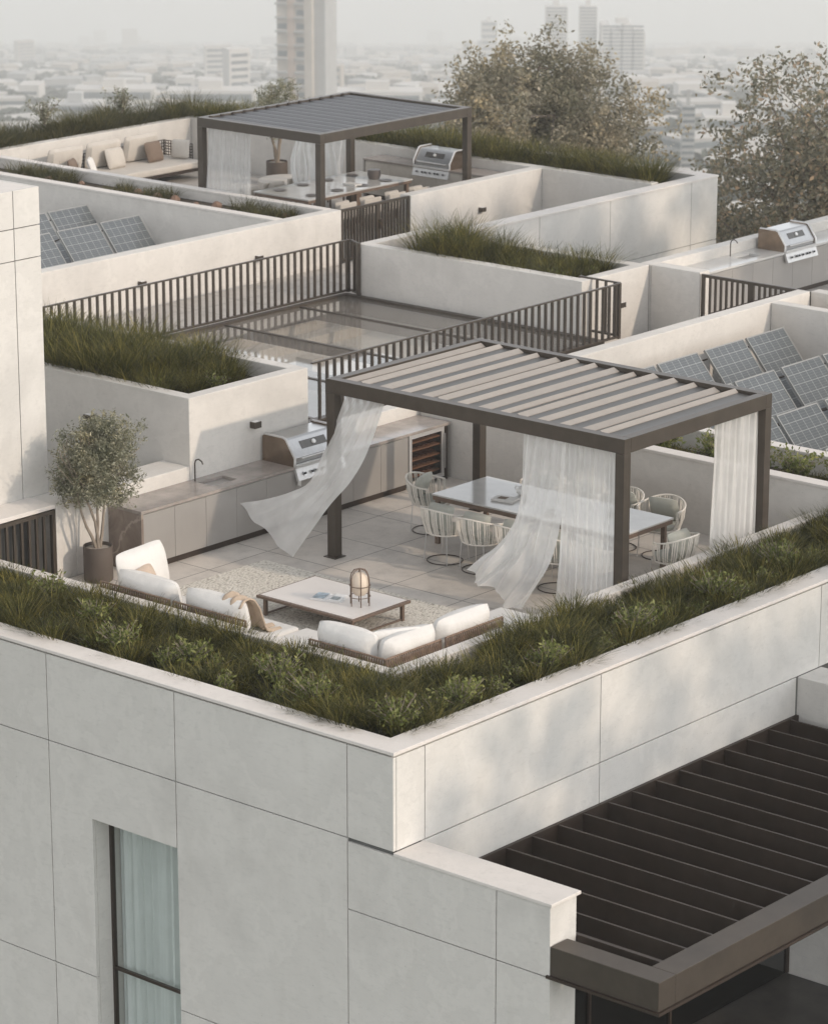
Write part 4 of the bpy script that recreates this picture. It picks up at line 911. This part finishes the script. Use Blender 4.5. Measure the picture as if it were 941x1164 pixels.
m = MB().tube([(.08, 0, .05), (.13, 0, .08), (.155, 0, .12)], [.016, .012, .009], 8); m.smooth = True; m.build('spout', M['ceramic'], tp)
m = MB().tube([(-.08, 0, .10), (-.125, 0, .105), (-.135, 0, .07), (-.085, 0, .04)], .008, 6); m.smooth = True; m.build('handle', M['ceramic'], tp)
bk = thing('open_book', 'thick pale magazine with a small picture on the near dining table', 'book', (1.72, 1.86, .751), local=True)
MB().box(-.17, .17, -.12, .12, 0, .03).build('cover', M['cushion'], bk, bevel=.004); MB().box(-.10, .03, -.06, .06, .031, .033).build('picture', M['brown'], bk); bk.rotation_euler.z = R(12)
for i, (x, y, l) in enumerate(((2.6, 1.75, 'white bowl on the near table behind the middle curtain'), (3.3, 2.3, 'white bowl on the near table left of the front post'))):
    o = MB().lathe([(0, .004), (.05, .004), (.10, .045), (.105, .045), (.055, 0), (0, 0)], (x, y, .752)); o.smooth = True; tag(o.build('bowl', M['ceramic']), l, 'bowl')

# ---- far dining set
ft = thing('dining_table', 'long table set with dark plates under the far pergola', 'table', (-17, 19, 0))
MB().box(-17.85, -16.25, 17.35, 20.75, .72, .75).build('tabletop', M['tabletop'], ft, bevel=.004)
MB().box(-17.83, -16.27, 17.37, 20.73, .66, .718).build('apron', M['wood'], ft)
for x in (-17.75, -16.35):
    for y in (17.45, 19.0, 20.65): MB().box(x - .04, x + .04, y - .04, y + .04, 0, .658).build('leg', M['wood'], ft)
fc = thing('padded_chair', 'cream padded chair, front left seat of the far dining table', 'chair', (0, 0, 0), 'cream chairs of the far dining table', local=True)
MB().box(-.26, .26, -.26, .26, .34, .44).build('seat_cushion', M['farcush'], fc, bevel=.03)
MB().box(-.27, .27, -.31, -.25, .36, .70).build('backrest', M['farcush'], fc, bevel=.025)
for x in (-.23, .23):
    for y in (-.23, .23): MB().box(x - .015, x + .015, y - .015, y + .015, 0, .338).build('leg', M['wood'], fc)
MB().pillow(.46, .34, .16, T_((0, -.16, .57)) @ RX(R(-22)), n=10).build('back_pillow', M['farcush'], fc)
place(fc, (-18.25, 17.85, 0), R(-90))
ords = ['second', 'third', 'last']
for k in range(3): place(copy_tree(fc), (-18.25, 18.65 + .78*k, 0), R(-90 + random.uniform(-6, 6)), 'cream padded chair, %s seat along the left side of the far dining table' % ords[k])
for k in range(4): place(copy_tree(fc), (-15.86, 17.85 + .8*k, 0), R(90 + random.uniform(-6, 6)), 'cream padded chair, %s seat along the gate side of the far dining table' % (['first'] + ords)[k])
pl_ = MB().lathe([(0, .004), (.10, .004), (.14, .016), (.145, .014), (.10, 0), (0, 0)]); pl_.smooth = True; plm = noisy('dark_plate', (.12, .10, .09), .1, 6, .4, 0)
p0 = tag(pl_.build('plate', plm), 'dark plate at the front left corner of the far table', 'plate', 'dark plates on the far table'); p0.location = (-17.5, 17.8, .752)
q = 0
for x in (-17.55, -16.55):
    for y in (17.8, 18.6, 19.4, 20.2):
        q += 1
        if q == 1: continue
        c = p0.copy(); COL.objects.link(c); c.location = (x, y, .752); c['label'] = 'dark plate at seat %s on the %s side of the far table' % (['one', 'two', 'three', 'four'][(q-1) % 4], 'left' if x < -17 else 'gate')
fo = tag(MB().extrude([(-.18, -.1), (.18, -.1), (.2, .1), (-.16, .12)], 1, 'z', 0, .035).build('folded_napkins', M['cushion']), 'folded white napkins in the middle of the far table', 'napkins'); fo.location = (-16.75, 19.3, .752)
m = MB().lathe([(0, 0), (.12, 0), (.15, .10), (.14, .20), (.10, .21), (0, .2)]); m.smooth = True; o = m.build('serving_bowl', plm); o.location = (-16.9, 20.2, .752); tag(o, 'dark serving bowl at the back end of the far table', 'bowl')
m = MB().lathe([(0, .40), (.62, .40), (.66, .37), (.66, .10), (.6, 0), (0, 0)], n=40); m.smooth = True; o = m.build('round_pouf', M['farcush']); o.location = (-19.7, 20.4, .001); tag(o, 'large round pale pouf behind the far dining chairs', 'pouf')

# ---- coffee table, rug, lantern, book
tag(MB().box(-.55, 4.05, -3.75, -.72, .002, .016).build('rug', M['rug'], bevel=.004), 'pale woven rug under the low coffee table', 'rug')
ct = thing('coffee_table', 'low square coffee table with cream top and teak rim on the rug', 'coffee table', (2, -2, 0))
MB().box(1.13, 2.85, -2.66, -1.50, .262, .30).build('rim', M['wood'], ct, bevel=.004); MB().box(1.17, 2.81, -2.62, -1.54, .301, .308).build('tabletop', M['coffee_top'], ct)
for x in (1.20, 2.74):
    for y in (-2.60, -1.60): MB().box(x, x + .045, y, y + .045, .017, .261).build('leg', M['wood'], ct)
MB().box(2.75, 2.775, -2.55, -1.61, .03, .05).build('stretcher', M['wood'], ct); MB().box(1.21, 1.235, -2.55, -1.61, .03, .05).build('stretcher', M['wood'], ct)
ln = thing('lantern', 'paper lantern in a round-topped bronze wire frame on the coffee table', 'lantern', (2.48, -2.10, .309), local=True)
m = MB().lathe([(0, .14), (.07, .14), (.105, .18), (.115, .28), (.10, .38), (.06, .43), (0, .44)]); m.smooth = True; m.build('paper_shade', M['paper'], ln)
for k in range(3):
    a = math.pi*k/3 + .3; dx, dy = math.cos(a), math.sin(a)
    m = MB().tube([(dx*.135, dy*.135, 0), (dx*.135, dy*.135, .36), (dx*.12, dy*.12, .42), (dx*.08, dy*.08, .475), (0, 0, .50), (-dx*.08, -dy*.08, .475), (-dx*.12, -dy*.12, .42), (-dx*.135, -dy*.135, .36), (-dx*.135, -dy*.135, 0)], .0075 if k else .0078, 6); m.smooth = True; m.build('wire_hoop', M['wood'], ln)
for z in (.12, .27): m = MB().tube([(.138*math.cos(t), .138*math.sin(t), z) for t in [2*math.pi*k/24 for k in range(24)]], .006, 6, closed=True); m.smooth = True; m.build('wire_ring', M['wood'], ln)
bk = thing('open_magazine', 'open picture magazine lying on the coffee table left of the lantern', 'magazine', (1.98, -2.16, .309), local=True)
MB().extrude([(-.23, 0), (-.2, .022), (-.06, .028), (0, .01), (.06, .028), (.2, .022), (.23, 0)], 1, 'y', -.15, .15).build('pages', M['ceramic'], bk)
MB().box(-.19, -.03, -.12, .12, .0285, .030).build('photo', noisy('printed_photo', (.35, .42, .47), .7, 9, .4, 0), bk); MB().box(.06, .17, -.10, .02, .0285, .030).build('photo', noisy('printed_photo_dark', (.22, .24, .24), .7, 12, .4, 0), bk)
bk.rotation_euler.z = R(20)

# ---- sofa modules along the ledge
def curved_back(mb_f, pts, z0, z1, th=.03):
    pass
def sofa_module(label, x0, x1, y0, y1, back=(), radius=.0, group='white lounge sofa modules along the ledge'):
    r = thing('sofa_module', label, 'sofa', ((x0+x1)/2, (y0+y1)/2, 0), group)
    MB().box(x0 + .01, x1 - .01, y0 + .03, y1 - .01, .10, .20).build('base_frame', M['wood'], r, bevel=.004)
    for x in (x0 + .08, x1 - .12):
        for y in (y0 + .1, y1 - .12): MB().box(x, x + .04, y, y + .04, 0.002, .099).build('leg', M['bronze_dark'], r)
    MB().box(x0 + .015, x1 - .015, y0 + .07, y1, .202, .42).build('seat_cushion', M['seatpad'], r, bevel=.045)
    z0, z1 = .50, .735
    for b in back:
        m = MB(); n = 30; path = {'S': [(x0 + .02, y0 + .03), (x1 - .02, y0 + .03)], 'E': [(x1 - .03, y0 + .05), (x1 - .03, y1 - .02)], 'W': [(x0 + .03, y0 + .05), (x0 + .03, y1 - .1)]}[b]
        a = Vector((*path[0], 0)); c = Vector((*path[1], 0)); d = (c - a); L = d.length; d.normalize()
        m.tube([a + Vector((0, 0, z0 + .01)), c + Vector((0, 0, z0 + .01))], .014, 6); m.tube([a + Vector((0, 0, z1)), c + Vector((0, 0, z1))], .014, 6)
        k = int(L/.020); bow = Vector((-d.y, d.x, 0))*0
        for i in range(k + 1):
            p = a + d*(L*i/k); q_ = a + d*(L*min(1, max(0, (i + (1.5 if i % 2 else -1.5))/k)))
            m.tube([p + Vector((0, 0, z0)), q_ + Vector((0, 0, z1))], .0078, 4, cap=False)
        m.build('rope_back', M['rope_brown'], r)
        for s in (a, c): MB().tube([s + Vector((0, 0, .2)), s + Vector((0, 0, z1))], .016, 6).build('back_post', M['wood'], r)
    return r
def cushion(label, m, w, h, t, mat='cushion', sharp=.33, name='cushion', group=None, ear=.05):
    return tag(MB().pillow(w, h, t, m, sharp=sharp, n=14, ear=ear).build(name, M[mat]), label, 'cushion', group)
s1 = sofa_module('left corner sofa module beside the potted olive tree', 0.12, 1.42, -4.58, -3.55, ('S',))
s2 = sofa_module('second sofa module with the beige throw over its back cushion', 1.45, 2.76, -4.58, -3.55, ('S',))
s3 = sofa_module('flat backless ottoman module in the middle of the near sofa row', 2.79, 3.78, -4.58, -3.50)
s4 = sofa_module('corner sofa module at the tip of the terrace', 3.81, 5.10, -4.58, -3.50, ('S', 'E'))
s5 = sofa_module('sofa module on the right leg, next to the swinging curtain', 4.12, 5.10, -3.47, -2.30, ('E',))
s6 = sofa_module('flat white ottoman at the end of the right sofa leg', 4.12, 5.12, -2.24, -1.20)
def cm(x, y, z, rz, tilt): return T_((x, y, z)) @ RZ(R(rz)) @ RX(R(tilt))
cushion('long white back cushion of the left corner module', cm(.84, -4.34, .68, 0, 12), 1.12, .50, .34, sharp=.42)
cushion('big square white cushion standing on end at the left sofa tip', cm(.22, -3.86, .75, -84, 14), 1.0, .66, .26, sharp=.45)
cushion('small beige pillow leaning on the big square cushion', cm(.46, -4.02, .66, -70, 25), .52, .46, .16, 'beige', .4)
cushion('white back cushion under the beige throw', cm(2.06, -4.34, .68, 0, 12), 1.08, .50, .34, sharp=.42)
cushion('white back cushion left of the terrace corner', cm(4.30, -4.34, .70, 0, 12), .98, .54, .36, sharp=.42)
cushion('upright white cushion wedged in the terrace corner', cm(4.72, -3.98, .70, 62, 14), .72, .50, .26, sharp=.45)
cushion('long white back cushion right of the terrace corner', cm(4.86, -3.93, .68, 90, 13), .98, .50, .34, sharp=.42)
cushion('white back cushion on the right sofa leg', cm(4.86, -2.90, .68, 90, 13), 1.05, .52, .34, sharp=.42)
cushion('small white pillow on the right sofa leg', cm(4.62, -2.75, .62, 78, 24), .66, .42, .18, sharp=.4)
# throw blanket draped over the second cushion
m = MB(); vs_ = []; fs_ = []; nu, nv = 14, 30
prof = [(-4.46, .86), (-4.40, .93), (-4.28, .95), (-4.17, .90), (-4.09, .78), (-4.04, .62), (-4.0, .49), (-3.90, .455), (-3.75, .447)]
for j in range(nv + 1):
    t = j/nv; f = t*(len(prof) - 1); k = min(int(f), len(prof) - 2); u = f - k; y = prof[k][0]*(1-u) + prof[k+1][0]*u; z = prof[k][1]*(1-u) + prof[k+1][1]*u
    for i in range(nu + 1):
        s = i/nu; vs_.append((2.22 + .34*s + .10*t*t, y + .012*math.sin(9*s + 4*t), z + .022*math.sin(14*s + 3*t) - .03*s))
for j in range(nv):
    for i in range(nu): k = j*(nu+1) + i; fs_.append((k, k+1, k+nu+2, k+nu+1))
m.add(vs_, fs_); m.smooth = True; o = m.build('throw_blanket', noisy('beige_wool_throw', (.42, .33, .25), .2, 5, .95, .4, 80)); so_ = o.modifiers.new('thickness', 'SOLIDIFY'); so_.thickness = .02; tag(o, 'beige knitted throw draped over the second back cushion', 'blanket')

# ---- far sofa
fs = thing('sofa', 'long grey-beige sofa with dark woven arms on the far terrace', 'sofa', (-23, 18, 0))
X0, X1, Y0, Y1 = -24.1, -22.75, 16.9, 20.9
MB().box(X0, X1, Y0, Y1, .20, .27).build('base_frame', M['bronze_dark'], fs, bevel=.004)
MB().box(X0 + .05, X1 + .02, Y0 + .05, Y1 - .08, .272, .43).build('seat_cushion', M['farcush'], fs, bevel=.04)
for x in (X0 + .1, X1 - .1):
    for y in (Y0 + .1, Y1 - .1): MB().tube([(x, y, .2), (x, y, 0)], [.03, .012], 6).build('leg', M['bronze_dark'], fs)
def weave(mb, p0, du, dv_, nu, nv, r=.012):
    for i in range(nu + 1): a = p0 + du*(i/nu); mb.tube([a, a + dv_], r, 4)
    for j in range(nv + 1): a = p0 + dv_*(j/nv); mb.tube([a, a + du], r, 4)
m = MB(); weave(m, Vector((X0, Y1 - .03, .30)), Vector((.95, 0, 0)), Vector((0, 0, .46)), 12, 7); m.build('woven_arm', M['bronze_dark'], fs)
m = MB(); weave(m, Vector((X0, Y0 + .5, .30)), Vector((0, Y1 - Y0 - .5, 0)), Vector((0, 0, .46)), 40, 6); m.build('woven_back', M['bronze_dark'], fs)
for k, y in enumerate((17.45, 18.65, 19.85)): MB().pillow(1.12, .66, .26, cm(X0 + .24, y, .74, 90 + 180, -12), sharp=.22, n=12).build('back_cushion', M['farcush'], fs)
cushion('brown pillow, the left one on the far sofa', cm(-23.45, 17.35, .62, -60, 20), .48, .46, .16, 'brown', .4)
cushion('striped cream pillow leaning beside the left brown pillow', cm(-23.25, 17.72, .62, -50, 20), .48, .46, .16, 'cushion', .4)
cushion('large sand pillow in the middle of the far sofa', cm(-23.55, 18.75, .66, -85, 18), .62, .50, .18, 'farcush', .4)
cushion('dark brown pillow right of centre on the far sofa', cm(-23.50, 19.95, .66, -85, 18), .56, .50, .18, 'brown', .4)
cushion('pale pillow against the woven arm of the far sofa', cm(-23.3, 20.62, .66, 200, 14), .48, .46, .16, 'farcush', .4)
st = thing('side_table', 'small dark tray table at the left end of the far sofa', 'table', (-23.2, 16.5, 0))
MB().box(-23.6, -22.9, 16.2, 16.8, .50, .53).build('tray_top', M['bronze_dark'], st); [MB().tube([(x, y, .5), (x, y, 0)], .012, 6).build('leg', M['bronze_dark'], st) for x in (-23.5, -23.0) for y in (16.3, 16.7)]

# ---- olive trees in pots
def olive(label, loc, pr, ph, H, cr_, n, seed, size=.045, big=1.0, potlab='pot', zoff=(0, 0), lean=(0, 0), pot=True):
    g = np.random.default_rng(seed)
    if pot:
        p = thing('plant_pot', potlab, 'pot', loc, local=True)
        m = MB().lathe([(0, 0), (pr*.93, 0), (pr, .02), (pr, ph), (pr - .015, ph), (pr - .02, ph - .06), (0, ph - .06)], n=36); m.smooth = True; m.build('pot_shell', M['pot'], p)
        m = MB().lathe([(0, ph - .035), (pr*.6, ph - .03), (pr - .022, ph - .045)], n=24); m.build('gravel', M['pebble'], p)
    t = thing('olive_tree', label, 'tree', (loc[0], loc[1], loc[2] + ph - .05), local=True)
    m = MB(); tips = []
    H0 = H - ph
    for s in range(4):
        a = s*math.pi/2 + g.uniform(-.4, .4); r0 = .05
        p = [Vector((math.cos(a)*r0*.5, math.sin(a)*r0*.5, 0))]; d = Vector((math.cos(a)*.28, math.sin(a)*.28, 1)).normalized(); cur = p[0].copy()
        for k in range(5): d = (d + Vector((g.normal(0, .12), g.normal(0, .12), .08))).normalized(); cur = cur + d*H0*.10; p.append(cur.copy())
        m.tube(p, [.026*big, .024*big, .02*big, .017*big, .014*big, .010*big], 7)
        for b in range(5):
            q = p[g.integers(3, 6)]; e = (d + Vector((g.normal(0, .7), g.normal(0, .7), .4))).normalized(); pts = [q]; cc = q.copy()
            for k in range(4): e = (e + Vector((g.normal(0, .2), g.normal(0, .2), .05))).normalized(); cc = cc + e*H0*.10; pts.append(cc.copy())
            m.tube(pts, [.010*big, .008*big, .006*big, .005*big, .003*big], 5); tips.append(pts[-1]); tips.append(pts[2])
    m.smooth = True; m.build('trunk', M['bark'], t)
    # crown: many small leafy sprigs in an uneven volume
    cz = H0*.64; P = []; nb_ = 34; per = n//(nb_*20)
    for q in range(nb_):
        v = g.normal(size=3); v /= np.linalg.norm(v); v *= g.uniform(.25, 1.0)**.6
        c = np.array([v[0]*cr_*.80 + zoff[0], v[1]*cr_*.80 + zoff[1], cz + v[2]*H0*.30 - .10*H0*(abs(v[0]) + abs(v[1]) > .9)]); rb = cr_*g.uniform(.22, .40)
        for k in range(int(per*g.uniform(.6, 1.4))):
            w = g.normal(size=3); w /= np.linalg.norm(w); o = c + w*rb*(g.random()**.45)*np.array([1, 1, .8]); d = w + np.array([0, 0, .5]); d /= np.linalg.norm(d)
            tt = g.uniform(0, .15*big, 20)[:, None]; P.append(o + d*tt + g.normal(0, .014*big, (20, 3)))
    V, F = leaves(np.concatenate(P), size, .30); np_mesh('crown', V, F, M['olive'], t); return t
olive('olive tree with silvery crown in a taupe pot beside the near kitchen counter', (-1.66, -2.88, 0), .205, .50, 2.45, .66, 30000, 3, .048, potlab='cylindrical taupe pot holding the near olive tree', zoff=(.04, .06), lean=(.0, 0))
olive('small olive tree growing behind the far pergola', (-20.9, 21.35, 0), .25, .55, 2.55, .62, 7000, 8, .06, 1.5, potlab='dark pot of the far olive tree by the back wall')

# ---- solar panels: local X along the row, slope down -Y
sp = thing('solar_panel', 'x', 'solar panel', (0, 0, 0), local=True)
tl = R(50); m4 = RX(tl)
cells = MB().box(-.54, .54, -1.62, -.02, .0, .018).build('cells', M['solar'], sp)
fm = MB(); x0, x1, y0, y1 = -.56, .56, -1.64, 0
vs_ = [(x, y, z) for z in (-.02, .024) for (x, y) in ((x0, y0), (x1, y0), (x1, y1), (x0, y1), (x0 + .022, y0 + .022), (x1 - .022, y0 + .022), (x1 - .022, y1 - .022), (x0 + .022, y1 - .022))]
fm.add(vs_, [(8+a, 8+b, 8+c, 8+d) for a, b, c, d in ((0, 1, 5, 4), (1, 2, 6, 5), (2, 3, 7, 6), (3, 0, 4, 7))] + [(b, a, d, c) for a, b, c, d in ((0, 1, 5, 4), (1, 2, 6, 5), (2, 3, 7, 6), (3, 0, 4, 7))] + [(0, 1, 9, 8), (1, 2, 10, 9), (2, 3, 11, 10), (3, 0, 8, 11), (5, 4, 12, 13), (6, 5, 13, 14), (7, 6, 14, 15), (4, 7, 15, 12)])
fm.build('frame', M['panel_frame'], sp)
for s in (-.45, .45): MB().tube([(s, -.15, -.03), (s, .12, -.9)], .016, 6).build('support_leg', M['bronze_dark'], sp); MB().box(s - .02, s + .02, -1.6, -.05, -.045, -.022).build('rail', M['steel_pale'], sp)
def put_solar(first, x, y, z, lab, group, dark=False):
    o = sp if first else copy_tree(sp)
    o.location = (x, y, z); o.rotation_mode = 'XYZ'; o.matrix_basis = T_((x, y, z)) @ RZ(R(90)) @ RX(tl); o['label'] = lab; o['group'] = group; return o
gR, gL = 'solar panels of the right bay', 'solar panels of the left bay'
first = True
for r_i, (xt, zt_, y_end, nn) in enumerate(((-1.50, .80, 13.50, 6), (.20, .80, 13.3, 6), (1.98, .80, 11.9, 5), (3.7, .8, 11.9, 4))):
    for k in range(nn):
        yc = y_end - .57 - k*1.22 - (.12 if k >= 2 else 0)
        if r_i == 1 and k == 0: pass
        put_solar(first, xt, yc, zt_, 'tilted solar panel, %s row of the right bay, number %s from its back end' % (['first', 'second', 'third', 'fourth'][r_i], ['one', 'two', 'three', 'four', 'five', 'six'][k]), gR); first = False
for r_i, (xt, zt_, y_end, nn) in enumerate(((-19.2, .80, 13.70, 5), (-17.55, .80, 13.60, 6), (-21.0, .80, 13.2, 4))):
    for k in range(nn): put_solar(False, xt, y_end - .57 - k*1.2 - (.12 if k >= 2 else 0), zt_, 'tilted solar panel, %s row of the left bay, number %s from its back end' % (['second', 'first', 'third'][r_i], ['one', 'two', 'three', 'four', 'five', 'six'][k]), gL)

# ---- greenery
grass_bed('tussock_grass', 'dense dark green grass filling the planter round the near terrace', [(-9 + 4.0, FX - .36, FY + .36, -4.90), (5.50, FX - .36, -4.90, 9.5)], .50, .385, M['grass'], density=2300, width=.0155, clump=.40)
grass_bed('tussock_grass', 'thick grass in the tall planter box behind the kitchen', [(-7.3, -3.05, -.42, 1.62), (-3.05, -2.62, -.42, 1.3)], 1.84, .62, M['grass'], density=2300, width=.013, clump=.32)
grass_bed('tussock_grass', 'thick grass in the long planter box beyond the skylight', [(-10.0, -6.3, 13.43, 14.93)], .80, .72, M['grass'], density=2200, width=.015, clump=.34)
grass_bed('hedge_grass', 'tall dry grass hedge behind the far terrace sofa wall', [(-25.95, -24.7, 14.2, 23.5)], .78, .80, M['grass_far'], density=2200, width=.018, clump=.5)
grass_bed('hedge_grass', 'dark grass hedge behind the far kitchen counter', [(-24.65, -11.0, 22.42, 23.5)], .78, .78, M['grass'], density=2000, width=.018, clump=.34)
for (x0, x1, l) in ((-22.6, -20.9, 'dry grass tuft in the rockery strip, left of the solar panels'), (-19.6, -17.9, 'dry grass tuft in the middle of the rockery strip'), (-15.9, -14.5, 'dry grass tuft at the right end of the rockery strip'), (-25.6, -24.0, 'dry grass tuft at the left edge of the rockery strip')):
    grass_bed('grass_tuft', l, [(x0, x1, 14.45, 15.25)], .84, .36, M['grass_far'], density=1300, width=.016, clump=.25)
grass_bed('ground_grass', 'low grass between the two walls in front of the right solar bay', [(-1.9, 8.8, 4.72, 5.66)], .77, .17, M['grass'], density=900, width=.012, clump=.2, patchy=.3)
for i in range(16):
    x = -24 + i*.62 + random.uniform(-.2, .2); s = random.uniform(.05, .13)
    m = MB().lathe([(0, 0), (s*.9, .02), (s, s*.6), (s*.45, s*1.2), (0, s*1.35)], (0, 0, 0), 7); o = m.build('rock', M['rock']); o.location = (x, random.uniform(14.5, 15.2), .855); o.rotation_euler = (random.uniform(-.3, .3), random.uniform(-.3, .3), random.uniform(0, 6))
    tag(o, 'small reddish stone in the rockery strip of the far terrace', 'rock', 'red stones scattered in the rockery strip')
shr = [(4.43, -5.75, .30, 'leafy shrub in the front grass bed below the ottoman'), (5.35, -6.1, .34, 'leafy shrub in the front grass bed left of the parapet corner'), (6.55, -6.05, .30, 'pale leafy shrub right at the inner parapet corner'), (6.62, -5.0, .30, 'leafy shrub just right of the parapet corner'),
       (6.60, -3.3, .28, 'leafy shrub by the right parapet below the front post'), (6.50, -1.5, .30, 'leafy shrub by the right parapet below the rope chair'), (6.45, .3, .30, 'leafy shrub by the right parapet below the right curtain'), (6.3, 2.0, .3, 'leafy shrub near the right edge in the grass bed'),
       (2.1, -6.1, .28, 'leafy shrub in the front grass bed above the window joint'), (-.1, -5.2, .26, 'flowering shrub beside the left sofa end'), (1.1, -5.6, .26, 'leafy shrub among grass above the left facade'), (3.1, -5.9, .24, 'small leafy shrub mid way along the front grass bed')]
for (x, y, r_, l) in shr: leafy_plant('leafy_shrub', l, x, y, .52, r_*1.15, r_*1.5, 'leafy shrubs in the near grass bed', size=.062, nst=38)
grp_s = 'low pale shrubs along the parapet among the near grass'
for i in range(34):
    if i < 22: x, y = 6.55 + random.uniform(-.2, .15), -5.9 + i*.52 + random.uniform(-.2, .2)
    else: x, y = -2.6 + (i - 22)*.75 + random.uniform(-.3, .3), -6.2 + random.uniform(-.1, .4)
    leafy_plant('ground_shrub', 'low pale green shrub among the grass just inside the near parapet coping', x, y, .52, random.uniform(.14, .26), random.uniform(.2, .32), grp_s, size=.05, nst=18)
for (x, y, z, l) in ((-3.2, -.25, 1.85, 'leafy shrub at the front of the tall planter box'), (-4.3, -.2, 1.85, 'leafy shrub left in the tall planter box'), (-2.75, .6, 1.85, 'leafy shrub at the right of the tall planter box'), (-6.6, 13.6, .82, 'leafy shrub at the front right of the middle planter'), (-6.35, 14.3, .82, 'leafy shrub at the back right of the middle planter')):
    leafy_plant('leafy_shrub', l, x, y, z, .26, .28, None, size=.05, nst=22)
for i, (x, l) in enumerate(((1.2, 'spiky bush left of the right curtain behind the low wall'), (2.0, 'bush seen just left of the right curtain'), (3.0, 'green bush behind the right curtain'), (3.75, 'green bush right of the right pergola post'), (4.4, 'leafy bush behind the low wall at the right edge'), (5.2, 'round bush behind the low wall beyond the right edge'))):
    leafy_plant('garden_bush', l, x, 5.2, .78, .42, .50, 'bushes between the two low walls', size=.075, nst=34)
for x, y, l in ((-25.3, 18.2, 'wispy shrub rising from the left grass hedge'), (-25.2, 20.6, 'second wispy shrub in the left grass hedge')):
    leafy_plant('hedge_shrub', l, x, y, 1.3, .5, .62, None, 'olive', .07, 26)

# ---- big trees behind the block and, out of frame to the right, the trees that dapple the facade
def big_tree(name, label, loc, H, r0, crown, nleaf, mat, seed, size=.16, squash=1.0, holes=.2):
    g = np.random.default_rng(seed); t = thing(name, label, 'tree', loc, local=True); m = MB()
    trunk = [Vector((0, 0, 0))]; d = Vector((0, 0, 1))
    for k in range(6): d = (d + Vector((g.normal(0, .05), g.normal(0, .05), .25))).normalized(); trunk.append(trunk[-1] + d*(H - crown)/6)
    m.tube(trunk, [r0*(1 - .08*k) for k in range(7)], 9); top = trunk[-1]; ctr = Vector((0, 0, H - crown*squash)); ends = []
    for b in range(22):
        v = g.normal(size=3); v[2] = abs(v[2])*.8 - .15; v /= np.linalg.norm(v); end = Vector(v)*crown*g.uniform(.6, .95); end.z = end.z*squash + H - crown; s = trunk[g.integers(3, 7)]
        pts = [s]
        for k in range(1, 6): q = s.lerp(end, k/5) + Vector((g.normal(0, .12), g.normal(0, .12), .25*math.sin(math.pi*k/5))); pts.append(q)
        m.tube(pts, [r0*.42, r0*.32, r0*.22, r0*.15, r0*.09, r0*.04], 6); ends.append(end)
        for c in range(3):
            s2 = pts[g.integers(2, 5)]; e2 = s2 + Vector(g.normal(size=3))*crown*.32; m.tube([s2, s2.lerp(e2, .5) + Vector((0, 0, .1)), e2], [r0*.12, r0*.07, r0*.025], 5); ends.append(e2)
    m.smooth = True; m.build('trunk', M['bark_dark'], t)
    ends = np.array([tuple(e) for e in ends]); ns = nleaf//40; idx = g.integers(0, len(ends), ns); C = ends[idx] + g.normal(0, crown*.17, (ns, 3))
    extra = g.normal(size=(ns//3, 3)); extra /= np.linalg.norm(extra, axis=1)[:, None]; extra *= crown*(g.random((ns//3, 1))**.4)*1.0; extra[:, 2] = extra[:, 2]*squash + H - crown; C = np.concatenate([C, extra])
    hol = np.sin(C[:, 0]*1.7 + seed)*np.sin(C[:, 1]*1.9 + 2)*np.sin(C[:, 2]*2.1) ; C = C[hol < (1 - holes)*.6]
    P = (C[:, None, :] + g.normal(0, crown*.048, (len(C), 40, 3))).reshape(-1, 3)
    V, F = leaves(P, size, .5); np_mesh('crown', V, F, M[mat], t); return t
slab('podium_deck', -60, 2, 26, 62, -12.0, M['pebble']); 
big_tree('leafy_tree', 'big dusty green tree rising behind the far block in the middle', (-26.9, 38.5, -12), 13.1, .28, 3.0, 56000, 'treeleaf', 5, .125, .95, .3)
big_tree('leafy_tree', 'big sparse tree with a few rusty leaves at the right edge', (-15.4, 36.5, -12), 13.8, .30, 3.6, 33000, 'treeleaf2', 9, .14, 1.1, .55)
big_tree('leafy_tree', 'lower bushy tree behind the panelled corner, at the foot of the right tree', (-20.0, 38.5, -12), 9.8, .2, 2.6, 18000, 'treeleaf2', 14, .15, .8)
for i, (x, y, h, c, s, w) in enumerate(((20.5, -.6, 20.5, 3.2, 31, 'nearest to the camera'), (22.5, 4.6, 22.5, 3.6, 37, 'level with the dining table'), (8.5, 23.0, 24.5, 3.4, 41, 'level with the far panelled block'), (6.5, 29.5, 24.0, 3.2, 43, 'farthest back'))):
    big_tree('unseen_dapple_tree', 'garden tree outside the picture to the right, the one %s' % w, (x, y, -12.0), h, .26, c, 3600 if i < 2 else 9000, 'treeleaf', s, .26, .9, .75)
